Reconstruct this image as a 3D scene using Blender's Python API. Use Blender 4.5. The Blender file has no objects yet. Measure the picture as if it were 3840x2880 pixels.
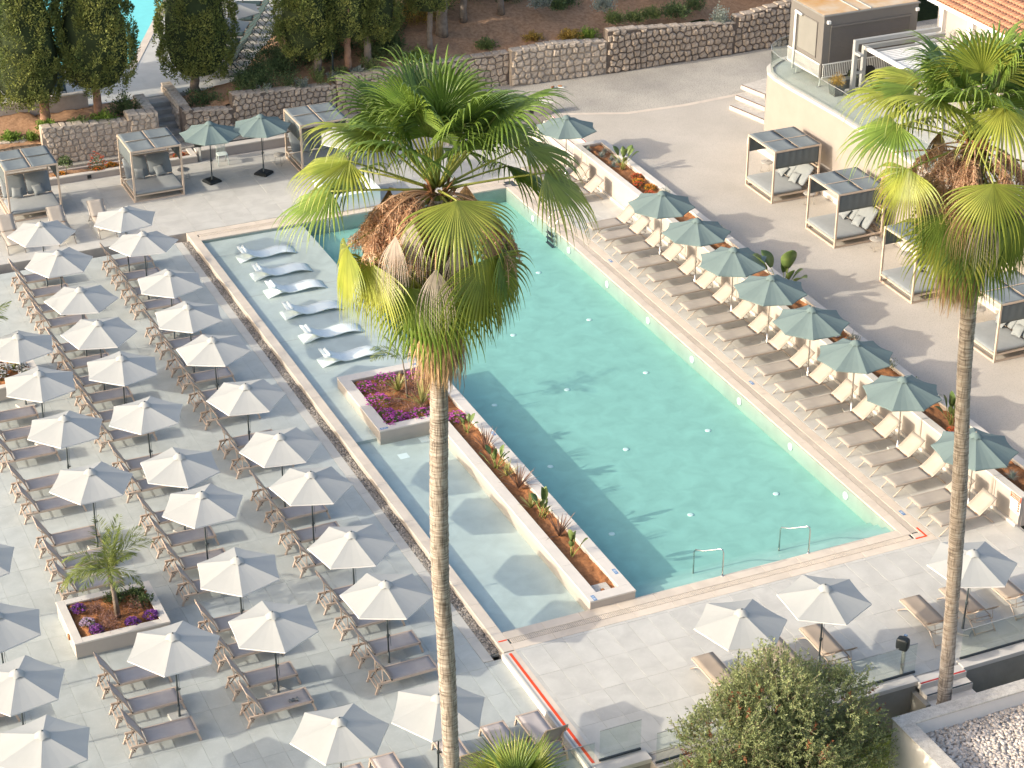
import bpy, bmesh, math, random
import numpy as np
from mathutils import Vector, Matrix
rad = math.radians
random.seed(7)
RNG = np.random.default_rng(11)
scene = bpy.context.scene
COL = scene.collection

# ------------------------------------------------------------------ camera
cam_d = bpy.data.cameras.new('camera')
cam = bpy.data.objects.new('camera', cam_d)
COL.objects.link(cam)
PITCH, ROLL, YAW = 0.495335, 0.002514, 0.423832
cy, sy = math.cos(YAW), math.sin(YAW)
fwd = Vector((sy*math.cos(PITCH), cy*math.cos(PITCH), -math.sin(PITCH)))
rgt = Vector((cy, -sy, 0)); upv = rgt.cross(fwd)
r2 = rgt*math.cos(ROLL) + upv*math.sin(ROLL)
u2 = -rgt*math.sin(ROLL) + upv*math.cos(ROLL)
cam.matrix_world = Matrix(((r2.x, u2.x, -fwd.x, -19.122), (r2.y, u2.y, -fwd.y, -43.034),
                           (r2.z, u2.z, -fwd.z, 33.175), (0, 0, 0, 1)))
cam_d.sensor_width = 36.0
cam_d.lens = 36.0*7826.0/3840.0
cam_d.clip_start = 1.0
cam_d.clip_end = 600.0
scene.camera = cam
scene.render.resolution_x, scene.render.resolution_y = 1024, 768

# ------------------------------------------------------------------ sky, sun, exposure
SUN_DIR = Vector((2.43, -0.10, -1.0)).normalized()
SUN_EL = math.asin(-SUN_DIR.z)
world = bpy.data.worlds.new('World'); scene.world = world
world.use_nodes = True
wn = world.node_tree.nodes; wl = world.node_tree.links
bg = wn['Background']
sky = wn.new('ShaderNodeTexSky'); sky.sky_type = 'NISHITA'; sky.sun_disc = False
sky.sun_elevation = SUN_EL
sky.sun_rotation = math.atan2(-SUN_DIR.x, -SUN_DIR.y)
sky.air_density = 1.0; sky.dust_density = 4.0; sky.ozone_density = 0.4
wl.new(sky.outputs[0], bg.inputs[0])
bg.inputs[1].default_value = 0.15
sun_d = bpy.data.lights.new('sun', 'SUN'); sun = bpy.data.objects.new('sun', sun_d)
COL.objects.link(sun)
sun_d.energy = 2.25; sun_d.angle = rad(0.6); sun_d.color = (1.0, 0.915, 0.77)
sun.rotation_euler = SUN_DIR.to_track_quat('-Z', 'Y').to_euler()
scene.view_settings.view_transform = 'Standard'
scene.view_settings.look = 'None'
scene.view_settings.gamma = 1.0
scene.view_settings.exposure = 1.10
scene.cycles.max_bounces = 8
scene.cycles.diffuse_bounces = 4
scene.cycles.transparent_max_bounces = 24
scene.cycles.volume_bounces = 0
scene.cycles.use_denoising = True
scene.cycles.caustics_reflective = False
scene.cycles.caustics_refractive = False

# ------------------------------------------------------------------ mesh helpers
def V3(*a): return np.array(a, float)

class MB:
    """collects shapes, builds one mesh object"""
    def __init__(s): s.v = []; s.f = []; s.sm = []
    def add(s, vs, fs, smooth=False):
        o = len(s.v)
        s.v.extend([tuple(map(float, p)) for p in vs])
        s.f.extend([tuple(i+o for i in f) for f in fs])
        s.sm.extend([smooth]*len(fs))
        return s
    def box(s, x0, x1, y0, y1, z0, z1):
        return s.add([(x0,y0,z0),(x1,y0,z0),(x1,y1,z0),(x0,y1,z0),(x0,y0,z1),(x1,y0,z1),(x1,y1,z1),(x0,y1,z1)],
              [(0,3,2,1),(4,5,6,7),(0,1,5,4),(1,2,6,5),(2,3,7,6),(3,0,4,7)])
    def bev(s, x0, x1, y0, y1, z0, z1, b=0.01):
        """box with chamfered top edges"""
        return s.add([(x0,y0,z0),(x1,y0,z0),(x1,y1,z0),(x0,y1,z0),(x0,y0,z1-b),(x1,y0,z1-b),(x1,y1,z1-b),(x0,y1,z1-b),
                      (x0+b,y0+b,z1),(x1-b,y0+b,z1),(x1-b,y1-b,z1),(x0+b,y1-b,z1)],
              [(0,3,2,1),(0,1,5,4),(1,2,6,5),(2,3,7,6),(3,0,4,7),(4,5,9,8),(5,6,10,9),(6,7,11,10),(7,4,8,11),(8,9,10,11)])
    def bar(s, p, q, w, h, up=(0,0,1)):
        p = Vector(p); q = Vector(q); d = (q-p).normalized(); up = Vector(up)
        sd = d.cross(up)
        if sd.length < 1e-4: sd = d.cross(Vector((1,0,0)))
        sd.normalize(); u = sd.cross(d)
        vs = []
        for c in (p, q):
            for a, b in ((-1,-1),(1,-1),(1,1),(-1,1)): vs.append(c + sd*a*w/2 + u*b*h/2)
        return s.add(vs, [(3,2,1,0),(4,5,6,7),(0,1,5,4),(1,2,6,5),(2,3,7,6),(3,0,4,7)])
    def tube(s, pts, r, n=6, smooth=True):
        pts = [Vector(p) for p in pts]
        rs = r if isinstance(r, (list, tuple)) else [r]*len(pts)
        vs = []; fs = []
        ref = Vector((0.13, 0.27, 0.95))
        for i, p in enumerate(pts):
            d = (pts[min(i+1, len(pts)-1)] - pts[max(i-1, 0)]).normalized()
            a = d.cross(ref)
            if a.length < 1e-3: a = d.cross(Vector((1, 0, 0)))
            a.normalize(); b = d.cross(a)
            for k in range(n):
                t = 2*math.pi*k/n
                vs.append(p + (a*math.cos(t) + b*math.sin(t))*rs[i])
        for i in range(len(pts)-1):
            for k in range(n):
                k2 = (k+1) % n
                fs.append((i*n+k, i*n+k2, (i+1)*n+k2, (i+1)*n+k))
        fs.append(tuple(range(n-1, -1, -1))); fs.append(tuple((len(pts)-1)*n+k for k in range(n)))
        return s.add(vs, fs, smooth)
    def lathe(s, prof, n=16, c=(0,0,0), smooth=True):
        vs = []; fs = []
        for r, z in prof:
            for k in range(n):
                t = 2*math.pi*k/n; vs.append((c[0]+r*math.cos(t), c[1]+r*math.sin(t), c[2]+z))
        for i in range(len(prof)-1):
            for k in range(n):
                k2 = (k+1) % n; fs.append((i*n+k, i*n+k2, (i+1)*n+k2, (i+1)*n+k))
        fs.append(tuple(range(n-1, -1, -1))); fs.append(tuple((len(prof)-1)*n+k for k in range(n)))
        return s.add(vs, fs, smooth)
    def prism(s, poly, z0, z1):
        n = len(poly)
        vs = [(x, y, z0) for x, y in poly] + [(x, y, z1) for x, y in poly]
        return s.add(vs, [tuple(range(n-1, -1, -1)), tuple(range(n, 2*n))] + [(i, (i+1) % n, n+(i+1) % n, n+i) for i in range(n)])
    def grid(s, P, smooth=True, closed=False):
        """P[i][j] points"""
        a = len(P); b = len(P[0]); fs = []
        for i in range(a-1):
            for j in range(b-1): fs.append((i*b+j, i*b+j+1, (i+1)*b+j+1, (i+1)*b+j))
        return s.add([p for row in P for p in row], fs, smooth)
    def slab(s, P, t, n=(0,0,-1)):
        """grid of points thickened by t along n"""
        a = len(P); b = len(P[0]); n = Vector(n)
        top = [Vector(p) for row in P for p in row]; bot = [p + n*t for p in top]
        N = a*b; fs = []
        for i in range(a-1):
            for j in range(b-1):
                fs.append((i*b+j, i*b+j+1, (i+1)*b+j+1, (i+1)*b+j)); fs.append((N+i*b+j, N+(i+1)*b+j, N+(i+1)*b+j+1, N+i*b+j+1))
        for i in range(a-1):
            fs.append((i*b, (i+1)*b, N+(i+1)*b, N+i*b)); fs.append((i*b+b-1, N+i*b+b-1, N+(i+1)*b+b-1, (i+1)*b+b-1))
        for j in range(b-1):
            fs.append((j, N+j, N+j+1, j+1)); k = (a-1)*b + j; fs.append((k, k+1, N+k+1, N+k))
        return s.add(top+bot, fs, True)
    def cushion(s, x0, x1, y0, y1, z0, z1, nx=8, ny=8, p=5.0, puff=0.0):
        """soft rounded block"""
        cx, cy_, cz = (x0+x1)/2, (y0+y1)/2, (z0+z1)/2
        hx, hy, hz = (x1-x0)/2, (y1-y0)/2, (z1-z0)/2
        vs = []; fs = []
        def sgn(c, e): return math.copysign(abs(c)**e, c)
        nu, nv = 28, 9
        for i in range(nv):
            ph = -math.pi/2 + math.pi*i/(nv-1)
            for k in range(nu):
                t = 2*math.pi*k/nu + 0.0001
                e = 2.0/p
                vs.append((cx + hx*sgn(math.cos(t), e)*sgn(math.cos(ph), e*0.9), cy_ + hy*sgn(math.sin(t), e)*sgn(math.cos(ph), e*0.9),
                           cz + hz*sgn(math.sin(ph), 0.55)))
        for i in range(nv-1):
            for k in range(nu):
                k2 = (k+1) % nu; fs.append((i*nu+k, i*nu+k2, (i+1)*nu+k2, (i+1)*nu+k))
        return s.add(vs, fs, True)
    def pad(s, x0, x1, y0, y1, z0, z1, e=0.04, p=14.0, puff=0.02):
        """upholstered pad, thin in z, with rolled edges"""
        cx, cy_ = (x0+x1)/2, (y0+y1)/2; hx, hy = (x1-x0)/2, (y1-y0)/2; nu = 32; vs = []; fs = []
        rings = [(e*1.5, z0), (e*0.4, z0+e*0.5), (0, z0+e), (0, z1-e), (e*0.4, z1-e*0.45), (e*1.5, z1), (min(hx, hy)*0.55, z1+puff)]
        for ins, z in rings:
            for k in range(nu):
                t = 2*math.pi*(k+0.5)/nu; c, sn = math.cos(t), math.sin(t)
                vs.append((cx+(hx-ins)*math.copysign(abs(c)**(2/p), c), cy_+(hy-ins)*math.copysign(abs(sn)**(2/p), sn), z))
        for i in range(len(rings)-1):
            for k in range(nu): fs.append((i*nu+k, i*nu+(k+1) % nu, (i+1)*nu+(k+1) % nu, (i+1)*nu+k))
        fs.append(tuple(range(nu-1, -1, -1))); fs.append(tuple((len(rings)-1)*nu+k for k in range(nu)))
        return s.add(vs, fs, True)
    def pillow(s, w, t, n=9):
        """scatter cushion centred on the origin, thin in z"""
        P = [[], []]
        for sg in (0, 1):
            for i in range(n):
                row = []
                for j in range(n):
                    u, v = 2*i/(n-1)-1, 2*j/(n-1)-1; h = t/2*max(0.0, (1-u**4)*(1-v**4))**0.5; pin = 1-0.10*(1-abs(u))*abs(v)-0.10*(1-abs(v))*abs(u)
                    row.append((u*w/2*pin, v*w/2*pin, h if sg else -h))
                P[sg].append(row)
        s.grid(P[1]); s.grid([r[::-1] for r in P[0]]); return s
    def xf(s, M):
        s.v = [tuple(M @ Vector(p)) for p in s.v]; return s
    def mesh(s, name, mat=None):
        me = bpy.data.meshes.new(name); me.from_pydata(s.v, [], s.f)
        me.polygons.foreach_set('use_smooth', s.sm)
        if mat is not None: me.materials.append(mat)
        me.update(); return me
    def build(s, name, mat, parent=None, loc=None):
        o = bpy.data.objects.new(name, s.mesh(name, mat)); COL.objects.link(o)
        if parent is not None: o.parent = parent
        if loc is not None: o.location = loc
        return o

def npmesh(name, verts, quads, mat, smooth=False):
    """fast mesh from numpy arrays; quads (N,4) or tris (N,3)"""
    verts = np.asarray(verts, np.float32); quads = np.asarray(quads, np.int32)
    me = bpy.data.meshes.new(name); k = quads.shape[1]
    me.vertices.add(len(verts)); me.vertices.foreach_set('co', verts.ravel())
    me.loops.add(quads.size); me.loops.foreach_set('vertex_index', quads.ravel())
    me.polygons.add(len(quads)); me.polygons.foreach_set('loop_start', np.arange(0, quads.size, k, dtype=np.int32))
    try: me.polygons.foreach_set('loop_total', np.full(len(quads), k, np.int32))
    except Exception: pass
    if smooth: me.polygons.foreach_set('use_smooth', np.ones(len(quads), bool))
    me.materials.append(mat); me.update(calc_edges=True); me.validate()
    return me
def npobj(name, verts, quads, mat, parent=None, smooth=False):
    o = bpy.data.objects.new(name, npmesh(name, verts, quads, mat, smooth)); COL.objects.link(o)
    if parent is not None: o.parent = parent
    return o

def tag(o, label=None, cat=None, group=None, kind=None):
    if label: o['label'] = label
    if cat: o['category'] = cat
    if group: o['group'] = group
    if kind: o['kind'] = kind
    return o
def thing(name, loc, rz=0, label=None, cat=None, group=None):
    o = bpy.data.objects.new(name, None); COL.objects.link(o)
    o.location = loc; o.rotation_euler = (0, 0, rz); o.empty_display_size = 0.2
    return tag(o, label, cat, group)
def link(name, me, parent=None, loc=None, rot=None, sc=None):
    o = bpy.data.objects.new(name, me); COL.objects.link(o)
    if parent is not None: o.parent = parent
    if loc is not None: o.location = loc
    if rot is not None: o.rotation_euler = rot
    if sc is not None: o.scale = sc
    return o
def copy_tree(o, parent=None):
    c = o.copy(); COL.objects.link(c); c.parent = parent
    for ch in KIDS.get(o.name, ()): copy_tree(ch, c)
    return c
KIDS = {}
def freeze(root):
    """remember the children of a prototype (before copies exist)"""
    for o in [root] + list(root.children_recursive): KIDS[o.name] = list(o.children)
    return root
ORD = ['first','second','third','fourth','fifth','sixth','seventh','eighth','ninth','tenth','eleventh','twelfth','thirteenth','fourteenth',
       'fifteenth','sixteenth','seventeenth','eighteenth','nineteenth','twentieth','twenty-first']

# ------------------------------------------------------------------ materials
def new_mat(name):
    m = bpy.data.materials.new(name); m.use_nodes = True
    nt = m.node_tree; b = nt.nodes['Principled BSDF']
    return m, nt.nodes, nt.links, b
def ramp(nodes, stops):
    r = nodes.new('ShaderNodeValToRGB'); e = r.color_ramp.elements
    while len(e) < len(stops): e.new(0.5)
    for k, (p, c) in enumerate(stops): e[k].position = p; e[k].color = (*c, 1)
    return r
def mul(c, k): return tuple(min(1, x*k) for x in c)
def mat(name, col, rough=0.6, var=0.12, scale=3.0, detail=4, bump=0.0, bscale=40.0, island=0.0, objrand=0.0, col2=None, metal=0.0,
        trans=0.0, spec=0.4, coords='Object', speck=0.0, sscale=200.0, speckcol=None, sheen=0.0):
    """principled surface: noise between two tints, optional per-piece tint, grain bump, specks, translucency"""
    m, N, L, b = new_mat(name)
    tc = N.new('ShaderNodeTexCoord')
    geo = N.new('ShaderNodeNewGeometry')
    src = geo.outputs['Position'] if coords == 'World' else tc.outputs['Object']
    n = N.new('ShaderNodeTexNoise'); n.inputs['Scale'].default_value = scale; n.inputs['Detail'].default_value = detail
    n.inputs['Roughness'].default_value = 0.6
    L.new(src, n.inputs['Vector'])
    c2 = col2 if col2 else mul(col, 1+var)
    c1 = mul(col, 1-var) if not col2 else col
    r = ramp(N, [(0.3, c1), (0.7, c2)]); L.new(n.outputs[0], r.inputs[0])
    out = r.outputs[0]
    if speck > 0:
        s = N.new('ShaderNodeTexNoise'); s.inputs['Scale'].default_value = sscale; s.inputs['Detail'].default_value = 2; L.new(src, s.inputs['Vector'])
        rr = ramp(N, [(0.5, (0, 0, 0)), (0.66, (1, 1, 1))]); L.new(s.outputs[0], rr.inputs[0])
        mx = N.new('ShaderNodeMix'); mx.data_type = 'RGBA'
        mf = N.new('ShaderNodeMath'); mf.operation = 'MULTIPLY'; mf.inputs[1].default_value = speck; L.new(rr.outputs[0], mf.inputs[0])
        L.new(mf.outputs[0], mx.inputs[0]); L.new(out, mx.inputs[6]); mx.inputs[7].default_value = (*(speckcol or mul(col, 0.4)), 1)
        out = mx.outputs[2]
    for amt, sock in ((island, geo.outputs['Random Per Island']), (objrand, None)):
        if amt <= 0: continue
        if sock is None:
            oi = N.new('ShaderNodeObjectInfo'); sock = oi.outputs['Random']
        mr = N.new('ShaderNodeMapRange'); mr.inputs[3].default_value = 1-amt; mr.inputs[4].default_value = 1+amt; L.new(sock, mr.inputs[0])
        hs = N.new('ShaderNodeHueSaturation'); L.new(mr.outputs[0], hs.inputs['Value']); L.new(out, hs.inputs['Color']); out = hs.outputs[0]
    L.new(out, b.inputs['Base Color'])
    b.inputs['Roughness'].default_value = rough; b.inputs['Metallic'].default_value = metal
    b.inputs['Specular IOR Level'].default_value = spec
    if sheen: b.inputs['Sheen Weight'].default_value = sheen
    if bump > 0:
        bn = N.new('ShaderNodeTexNoise'); bn.inputs['Scale'].default_value = bscale; bn.inputs['Detail'].default_value = 4; L.new(src, bn.inputs['Vector'])
        bp = N.new('ShaderNodeBump'); bp.inputs['Strength'].default_value = bump; bp.inputs['Distance'].default_value = 0.02
        L.new(bn.outputs[0], bp.inputs['Height']); L.new(bp.outputs[0], b.inputs['Normal'])
    if trans > 0:
        t = N.new('ShaderNodeBsdfTranslucent'); L.new(out, t.inputs[0])
        ms = N.new('ShaderNodeMixShader'); ms.inputs[0].default_value = trans
        L.new(b.outputs[0], ms.inputs[1]); L.new(t.outputs[0], ms.inputs[2]); L.new(ms.outputs[0], N['Material Output'].inputs[0])
    return m
def weave(name, col, scale=260.0, alpha=0.25):
    """open sling mesh: fine weave, a little light passes"""
    m, N, L, b = new_mat(name)
    tc = N.new('ShaderNodeTexCoord')
    n = N.new('ShaderNodeTexNoise'); n.inputs['Scale'].default_value = 2.5; L.new(tc.outputs['Object'], n.inputs['Vector'])
    r = ramp(N, [(0.3, mul(col, 0.92)), (0.7, mul(col, 1.06))]); L.new(n.outputs[0], r.inputs[0]); L.new(r.outputs[0], b.inputs['Base Color'])
    b.inputs['Roughness'].default_value = 0.75
    t = N.new('ShaderNodeBsdfTransparent'); ms = N.new('ShaderNodeMixShader'); ms.inputs[0].default_value = alpha
    L.new(b.outputs[0], ms.inputs[1]); L.new(t.outputs[0], ms.inputs[2]); L.new(ms.outputs[0], N['Material Output'].inputs[0])
    return m
def stone_tile(name, base, vein, objrand=0.05, rough=0.5):
    """large stone tile: cloudy tone, pale streaks that differ from tile to tile"""
    m, N, L, b = new_mat(name)
    tc = N.new('ShaderNodeTexCoord'); oi = N.new('ShaderNodeObjectInfo'); geo = N.new('ShaderNodeNewGeometry')
    add = N.new('ShaderNodeVectorMath'); add.operation = 'ADD'
    sc = N.new('ShaderNodeMath'); sc.operation = 'MULTIPLY'; sc.inputs[1].default_value = 57.0; L.new(oi.outputs['Random'], sc.inputs[0])
    L.new(geo.outputs['Position'], add.inputs[0]); L.new(sc.outputs[0], add.inputs[1])
    n = N.new('ShaderNodeTexNoise'); n.inputs['Scale'].default_value = 1.6; n.inputs['Detail'].default_value = 6; n.inputs['Distortion'].default_value = 0.6
    L.new(add.outputs[0], n.inputs['Vector'])
    r = ramp(N, [(0.3, mul(base, 0.9)), (0.7, mul(base, 1.1))]); L.new(n.outputs[0], r.inputs[0])
    w = N.new('ShaderNodeTexNoise'); w.inputs['Scale'].default_value = 2.2; w.inputs['Detail'].default_value = 5; w.inputs['Distortion'].default_value = 2.2
    L.new(add.outputs[0], w.inputs['Vector'])
    rr = ramp(N, [(0.485, (0, 0, 0)), (0.5, (1, 1, 1)), (0.515, (0, 0, 0))]); L.new(w.outputs[0], rr.inputs[0])
    mf = N.new('ShaderNodeMath'); mf.operation = 'MULTIPLY'; mf.inputs[1].default_value = 0.35; L.new(rr.outputs[0], mf.inputs[0])
    mx = N.new('ShaderNodeMix'); mx.data_type = 'RGBA'; L.new(mf.outputs[0], mx.inputs[0]); L.new(r.outputs[0], mx.inputs[6]); mx.inputs[7].default_value = (*vein, 1)
    mr = N.new('ShaderNodeMapRange'); mr.inputs[3].default_value = 1-objrand; mr.inputs[4].default_value = 1+objrand; L.new(oi.outputs['Random'], mr.inputs[0])
    hs = N.new('ShaderNodeHueSaturation'); L.new(mr.outputs[0], hs.inputs['Value']); L.new(mx.outputs[2], hs.inputs['Color'])
    L.new(hs.outputs[0], b.inputs['Base Color']); b.inputs['Roughness'].default_value = rough
    return m
def water_mat(name, tint, density, ripple=0.16):
    """clear pool water: Fresnel reflection on a clear surface, absorption in the body"""
    m, N, L, b = new_mat(name); N.remove(b); out = N['Material Output']
    geo = N.new('ShaderNodeNewGeometry')
    n = N.new('ShaderNodeTexNoise'); n.inputs['Scale'].default_value = 4.5; n.inputs['Detail'].default_value = 5; L.new(geo.outputs['Position'], n.inputs['Vector'])
    bp = N.new('ShaderNodeBump'); bp.inputs['Strength'].default_value = ripple; bp.inputs['Distance'].default_value = 0.05; L.new(n.outputs[0], bp.inputs['Height'])
    fr = N.new('ShaderNodeFresnel'); L.new(bp.outputs[0], fr.inputs['Normal'])
    ir = N.new('ShaderNodeMapRange'); ir.inputs[3].default_value = 1.33; ir.inputs[4].default_value = 0.75
    L.new(geo.outputs['Backfacing'], ir.inputs[0]); L.new(ir.outputs[0], fr.inputs['IOR'])     # light leaves the water as it enters it
    g = N.new('ShaderNodeBsdfGlossy'); g.inputs['Roughness'].default_value = 0.04; L.new(bp.outputs[0], g.inputs['Normal'])
    t = N.new('ShaderNodeBsdfTransparent')
    ms = N.new('ShaderNodeMixShader'); L.new(fr.outputs[0], ms.inputs[0]); L.new(t.outputs[0], ms.inputs[1]); L.new(g.outputs[0], ms.inputs[2])
    L.new(ms.outputs[0], out.inputs[0])
    va = N.new('ShaderNodeVolumeAbsorption'); va.inputs['Color'].default_value = (*tint, 1); va.inputs['Density'].default_value = density
    L.new(va.outputs[0], out.inputs[1])
    return m
def glass_mat(name, tint=(0.93, 0.965, 0.95), fac=0.12):
    m, N, L, b = new_mat(name); N.remove(b)
    t = N.new('ShaderNodeBsdfTransparent'); t.inputs[0].default_value = (*tint, 1)
    g = N.new('ShaderNodeBsdfGlossy'); g.inputs['Roughness'].default_value = 0.02
    fr = N.new('ShaderNodeFresnel'); geo = N.new('ShaderNodeNewGeometry')
    ir = N.new('ShaderNodeMapRange'); ir.inputs[3].default_value = 1.45; ir.inputs[4].default_value = 0.69
    L.new(geo.outputs['Backfacing'], ir.inputs[0]); L.new(ir.outputs[0], fr.inputs['IOR'])
    ms = N.new('ShaderNodeMixShader'); L.new(fr.outputs[0], ms.inputs[0]); L.new(t.outputs[0], ms.inputs[1]); L.new(g.outputs[0], ms.inputs[2])
    L.new(ms.outputs[0], N['Material Output'].inputs[0])
    return m

M = {}
M['tile_grey'] = stone_tile('grey_stone_tile', (0.385, 0.415, 0.405), (0.50, 0.52, 0.51))
M['tile_light'] = stone_tile('pale_stone_tile', (0.485, 0.475, 0.44), (0.60, 0.58, 0.55), 0.03)
M['grout'] = mat('grout', (0.31, 0.32, 0.31), 0.9)
M['grout_light'] = mat('grout_light', (0.38, 0.36, 0.34), 0.9)
M['coping'] = stone_tile('cream_coping', (0.60, 0.52, 0.43), (0.66, 0.60, 0.52), 0.04)
M['planter'] = mat('cream_render', (0.42, 0.375, 0.335), 0.75, 0.05, 1.5, bump=0.03, bscale=120, coords='World')
M['planter_cap'] = mat('pale_stone_cap', (0.60, 0.56, 0.51), 0.6, 0.06, 2.0, coords='World')
M['render_taupe'] = mat('taupe_render', (0.40, 0.36, 0.34), 0.85, 0.06, 1.5, bump=0.03, bscale=150, coords='World')
M['dark_render'] = mat('dark_grey_render', (0.30, 0.285, 0.255), 0.9, 0.10, 2.5, bump=0.06, bscale=160, coords='World')
M['white_render'] = mat('white_render', (0.66, 0.63, 0.60), 0.85, 0.05, 1.2, bump=0.02, bscale=120, coords='World')
M['weathered'] = mat('weathered_cap', (0.44, 0.40, 0.35), 0.9, 0.0, 6.0, 8, col2=(0.60, 0.56, 0.50), speck=0.35, sscale=30, coords='World')
M['soil'] = mat('red_soil', (0.20, 0.085, 0.035), 0.95, 0.0, 9.0, 8, bump=0.8, bscale=25, col2=(0.40, 0.17, 0.065), coords='World')
M['soil_dark'] = mat('garden_soil', (0.24, 0.135, 0.075), 0.95, 0.0, 6.0, 8, bump=0.8, bscale=18, col2=(0.45, 0.27, 0.16), coords='World')
M['platform_wall'] = mat('platform_render', (0.30, 0.265, 0.235), 0.85, 0.05, 1.2, bump=0.03, bscale=120, coords='World')
M['pool_wall'] = stone_tile('pool_wall_tile', (0.29, 0.34, 0.305), (0.32, 0.37, 0.33), 0.02)
M['pool_floor'] = stone_tile('pool_floor_tile', (0.33, 0.535, 0.475), (0.37, 0.57, 0.51), 0.02)
M['shelf_tile'] = stone_tile('shelf_tile', (0.50, 0.545, 0.515), (0.56, 0.59, 0.56), 0.03)
M['water'] = water_mat('pool_water', (0.12, 0.80, 0.71), 0.16)
M['water_left'] = water_mat('shallow_water', (0.14, 0.80, 0.74), 0.55)
M['umbrella_white'] = mat('white_canvas', (0.455, 0.465, 0.455), 0.85, 0.03, 2.0, trans=0.22, bump=0.02, bscale=60)
M['piping'] = mat('white_piping', (0.62, 0.61, 0.60), 0.7, 0.02)
M['umbrella_green'] = mat('sage_canvas', (0.165, 0.225, 0.225), 0.85, 0.05, 2.0, trans=0.18, bump=0.03, bscale=50)
M['pole_dark'] = mat('dark_grey_pole', (0.055, 0.07, 0.075), 0.4, 0.05)
M['pole_metal'] = mat('grey_metal_pole', (0.30, 0.27, 0.24), 0.35, 0.05, metal=0.4)
M['base_stone'] = mat('granite_base', (0.42, 0.42, 0.40), 0.7, 0.15, 30)
M['black_plastic'] = mat('black_plastic', (0.012, 0.016, 0.018), 0.45, 0.1)
M['frame_tan'] = mat('tan_frame', (0.47, 0.375, 0.305), 0.5, 0.06, 6.0)
M['sling_mauve'] = weave('mauve_grey_sling', (0.46, 0.42, 0.415), alpha=0.18)
M['frame_beige'] = mat('beige_tube', (0.44, 0.36, 0.29), 0.5, 0.05)
M['sling_beige'] = weave('beige_sling', (0.40, 0.355, 0.305), alpha=0.12)
M['sling_brown'] = weave('brown_sling', (0.38, 0.31, 0.245), alpha=0.12)
M['bed_frame'] = mat('sand_frame', (0.52, 0.42, 0.33), 0.5, 0.05)
M['cushion'] = mat('grey_cushion', (0.22, 0.24, 0.25), 0.95, 0.06, 4.0, bump=0.05, bscale=300, sheen=0.2)
M['canopy'] = mat('grey_shade_cloth', (0.20, 0.235, 0.255), 0.9, 0.06, 3.0, trans=0.2, bump=0.15, bscale=5)
M['curtain'] = mat('grey_curtain', (0.15, 0.175, 0.185), 0.9, 0.06, 3.0, trans=0.25)
M['white_plastic'] = mat('white_plastic', (0.76, 0.83, 0.82), 0.35, 0.02)
M['pale_green_plastic'] = mat('pale_green_plastic', (0.56, 0.63, 0.60), 0.45, 0.03)
M['table'] = mat('taupe_table', (0.36, 0.34, 0.31), 0.5, 0.04)
M['steel'] = mat('steel', (0.62, 0.62, 0.60), 0.18, 0.03, metal=1.0)
M['glass'] = glass_mat('railing_glass')
M['dark_channel'] = mat('dark_channel', (0.045, 0.055, 0.06), 0.5, 0.1)
M['red_tape'] = mat('red_tape', (0.75, 0.07, 0.015), 0.6, 0.06, 8)
M['red_tape2'] = mat('dark_red_tape', (0.45, 0.03, 0.025), 0.6, 0.06, 8)
M['blue'] = mat('blue_tile', (0.10, 0.22, 0.42), 0.5, 0.05)
M['white_print'] = mat('white_print', (0.72, 0.74, 0.74), 0.5, 0.02)
M['teal_print'] = mat('teal_print', (0.25, 0.62, 0.58), 0.5, 0.02)
M['terrace'] = mat('washed_concrete', (0.42, 0.385, 0.335), 0.9, 0.0, 0.45, 8, col2=(0.50, 0.46, 0.405), bump=0.3, bscale=40, coords='World', speck=0.42, sscale=24, speckcol=(0.27, 0.245, 0.215))
M['road'] = mat('worn_asphalt', (0.30, 0.28, 0.25), 0.9, 0.0, 0.30, 9, col2=(0.50, 0.465, 0.405), bump=0.4, bscale=30, coords='World', speck=0.6, sscale=20)
M['stone'] = mat('rough_limestone', (0.24, 0.19, 0.15), 0.95, 0.0, 7.0, 8, col2=(0.52, 0.44, 0.36), bump=1.0, bscale=16, objrand=0.16)
M['stone_pale'] = mat('pale_rough_limestone', (0.32, 0.265, 0.21), 0.95, 0.0, 7.0, 8, col2=(0.58, 0.50, 0.42), bump=1.0, bscale=16, objrand=0.14)
M['mortar'] = mat('wall_core', (0.15, 0.12, 0.10), 0.95, 0.2, 6, bump=0.6, bscale=20, coords='World')
M['mortar_pale'] = mat('wall_mortar', (0.34, 0.29, 0.245), 0.95, 0.2, 6, bump=0.6, bscale=20, coords='World')
M['step_stone'] = mat('step_stone', (0.30, 0.29, 0.27), 0.9, 0.15, 3, bump=0.3, bscale=20, coords='World')
M['plaster_old'] = mat('old_plaster', (0.36, 0.33, 0.31), 0.9, 0.0, 3, 8, col2=(0.47, 0.44, 0.42), coords='World', bump=0.1)
M['pebble'] = mat('pebble', (0.26, 0.24, 0.22), 0.7, 0.1, 20, island=0.55)
M['pebble_white'] = mat('roof_pebble', (0.55, 0.48, 0.42), 0.75, 0.1, 20, island=0.30)
M['grass'] = mat('grass', (0.14, 0.20, 0.02), 0.9, 0.0, 2, col2=(0.24, 0.27, 0.04), island=0.3, trans=0.2)
M['lawn'] = mat('lawn_soil', (0.11, 0.15, 0.025), 0.95, 0.25, 3, coords='World', bump=0.4)
M['cypress'] = mat('cypress_leaf', (0.075, 0.115, 0.030), 0.8, 0.0, 0.9, 5, col2=(0.270, 0.285, 0.075), island=0.40, trans=0.18, coords='World')
M['cypress_shaded'] = mat('shaded_cypress_leaf', (0.018, 0.034, 0.018), 0.8, 0.0, 0.9, 5, col2=(0.042, 0.062, 0.030), island=0.35, trans=0.12, coords='World')  # cypress leaf with crown shade put into its colour; not used
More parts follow.
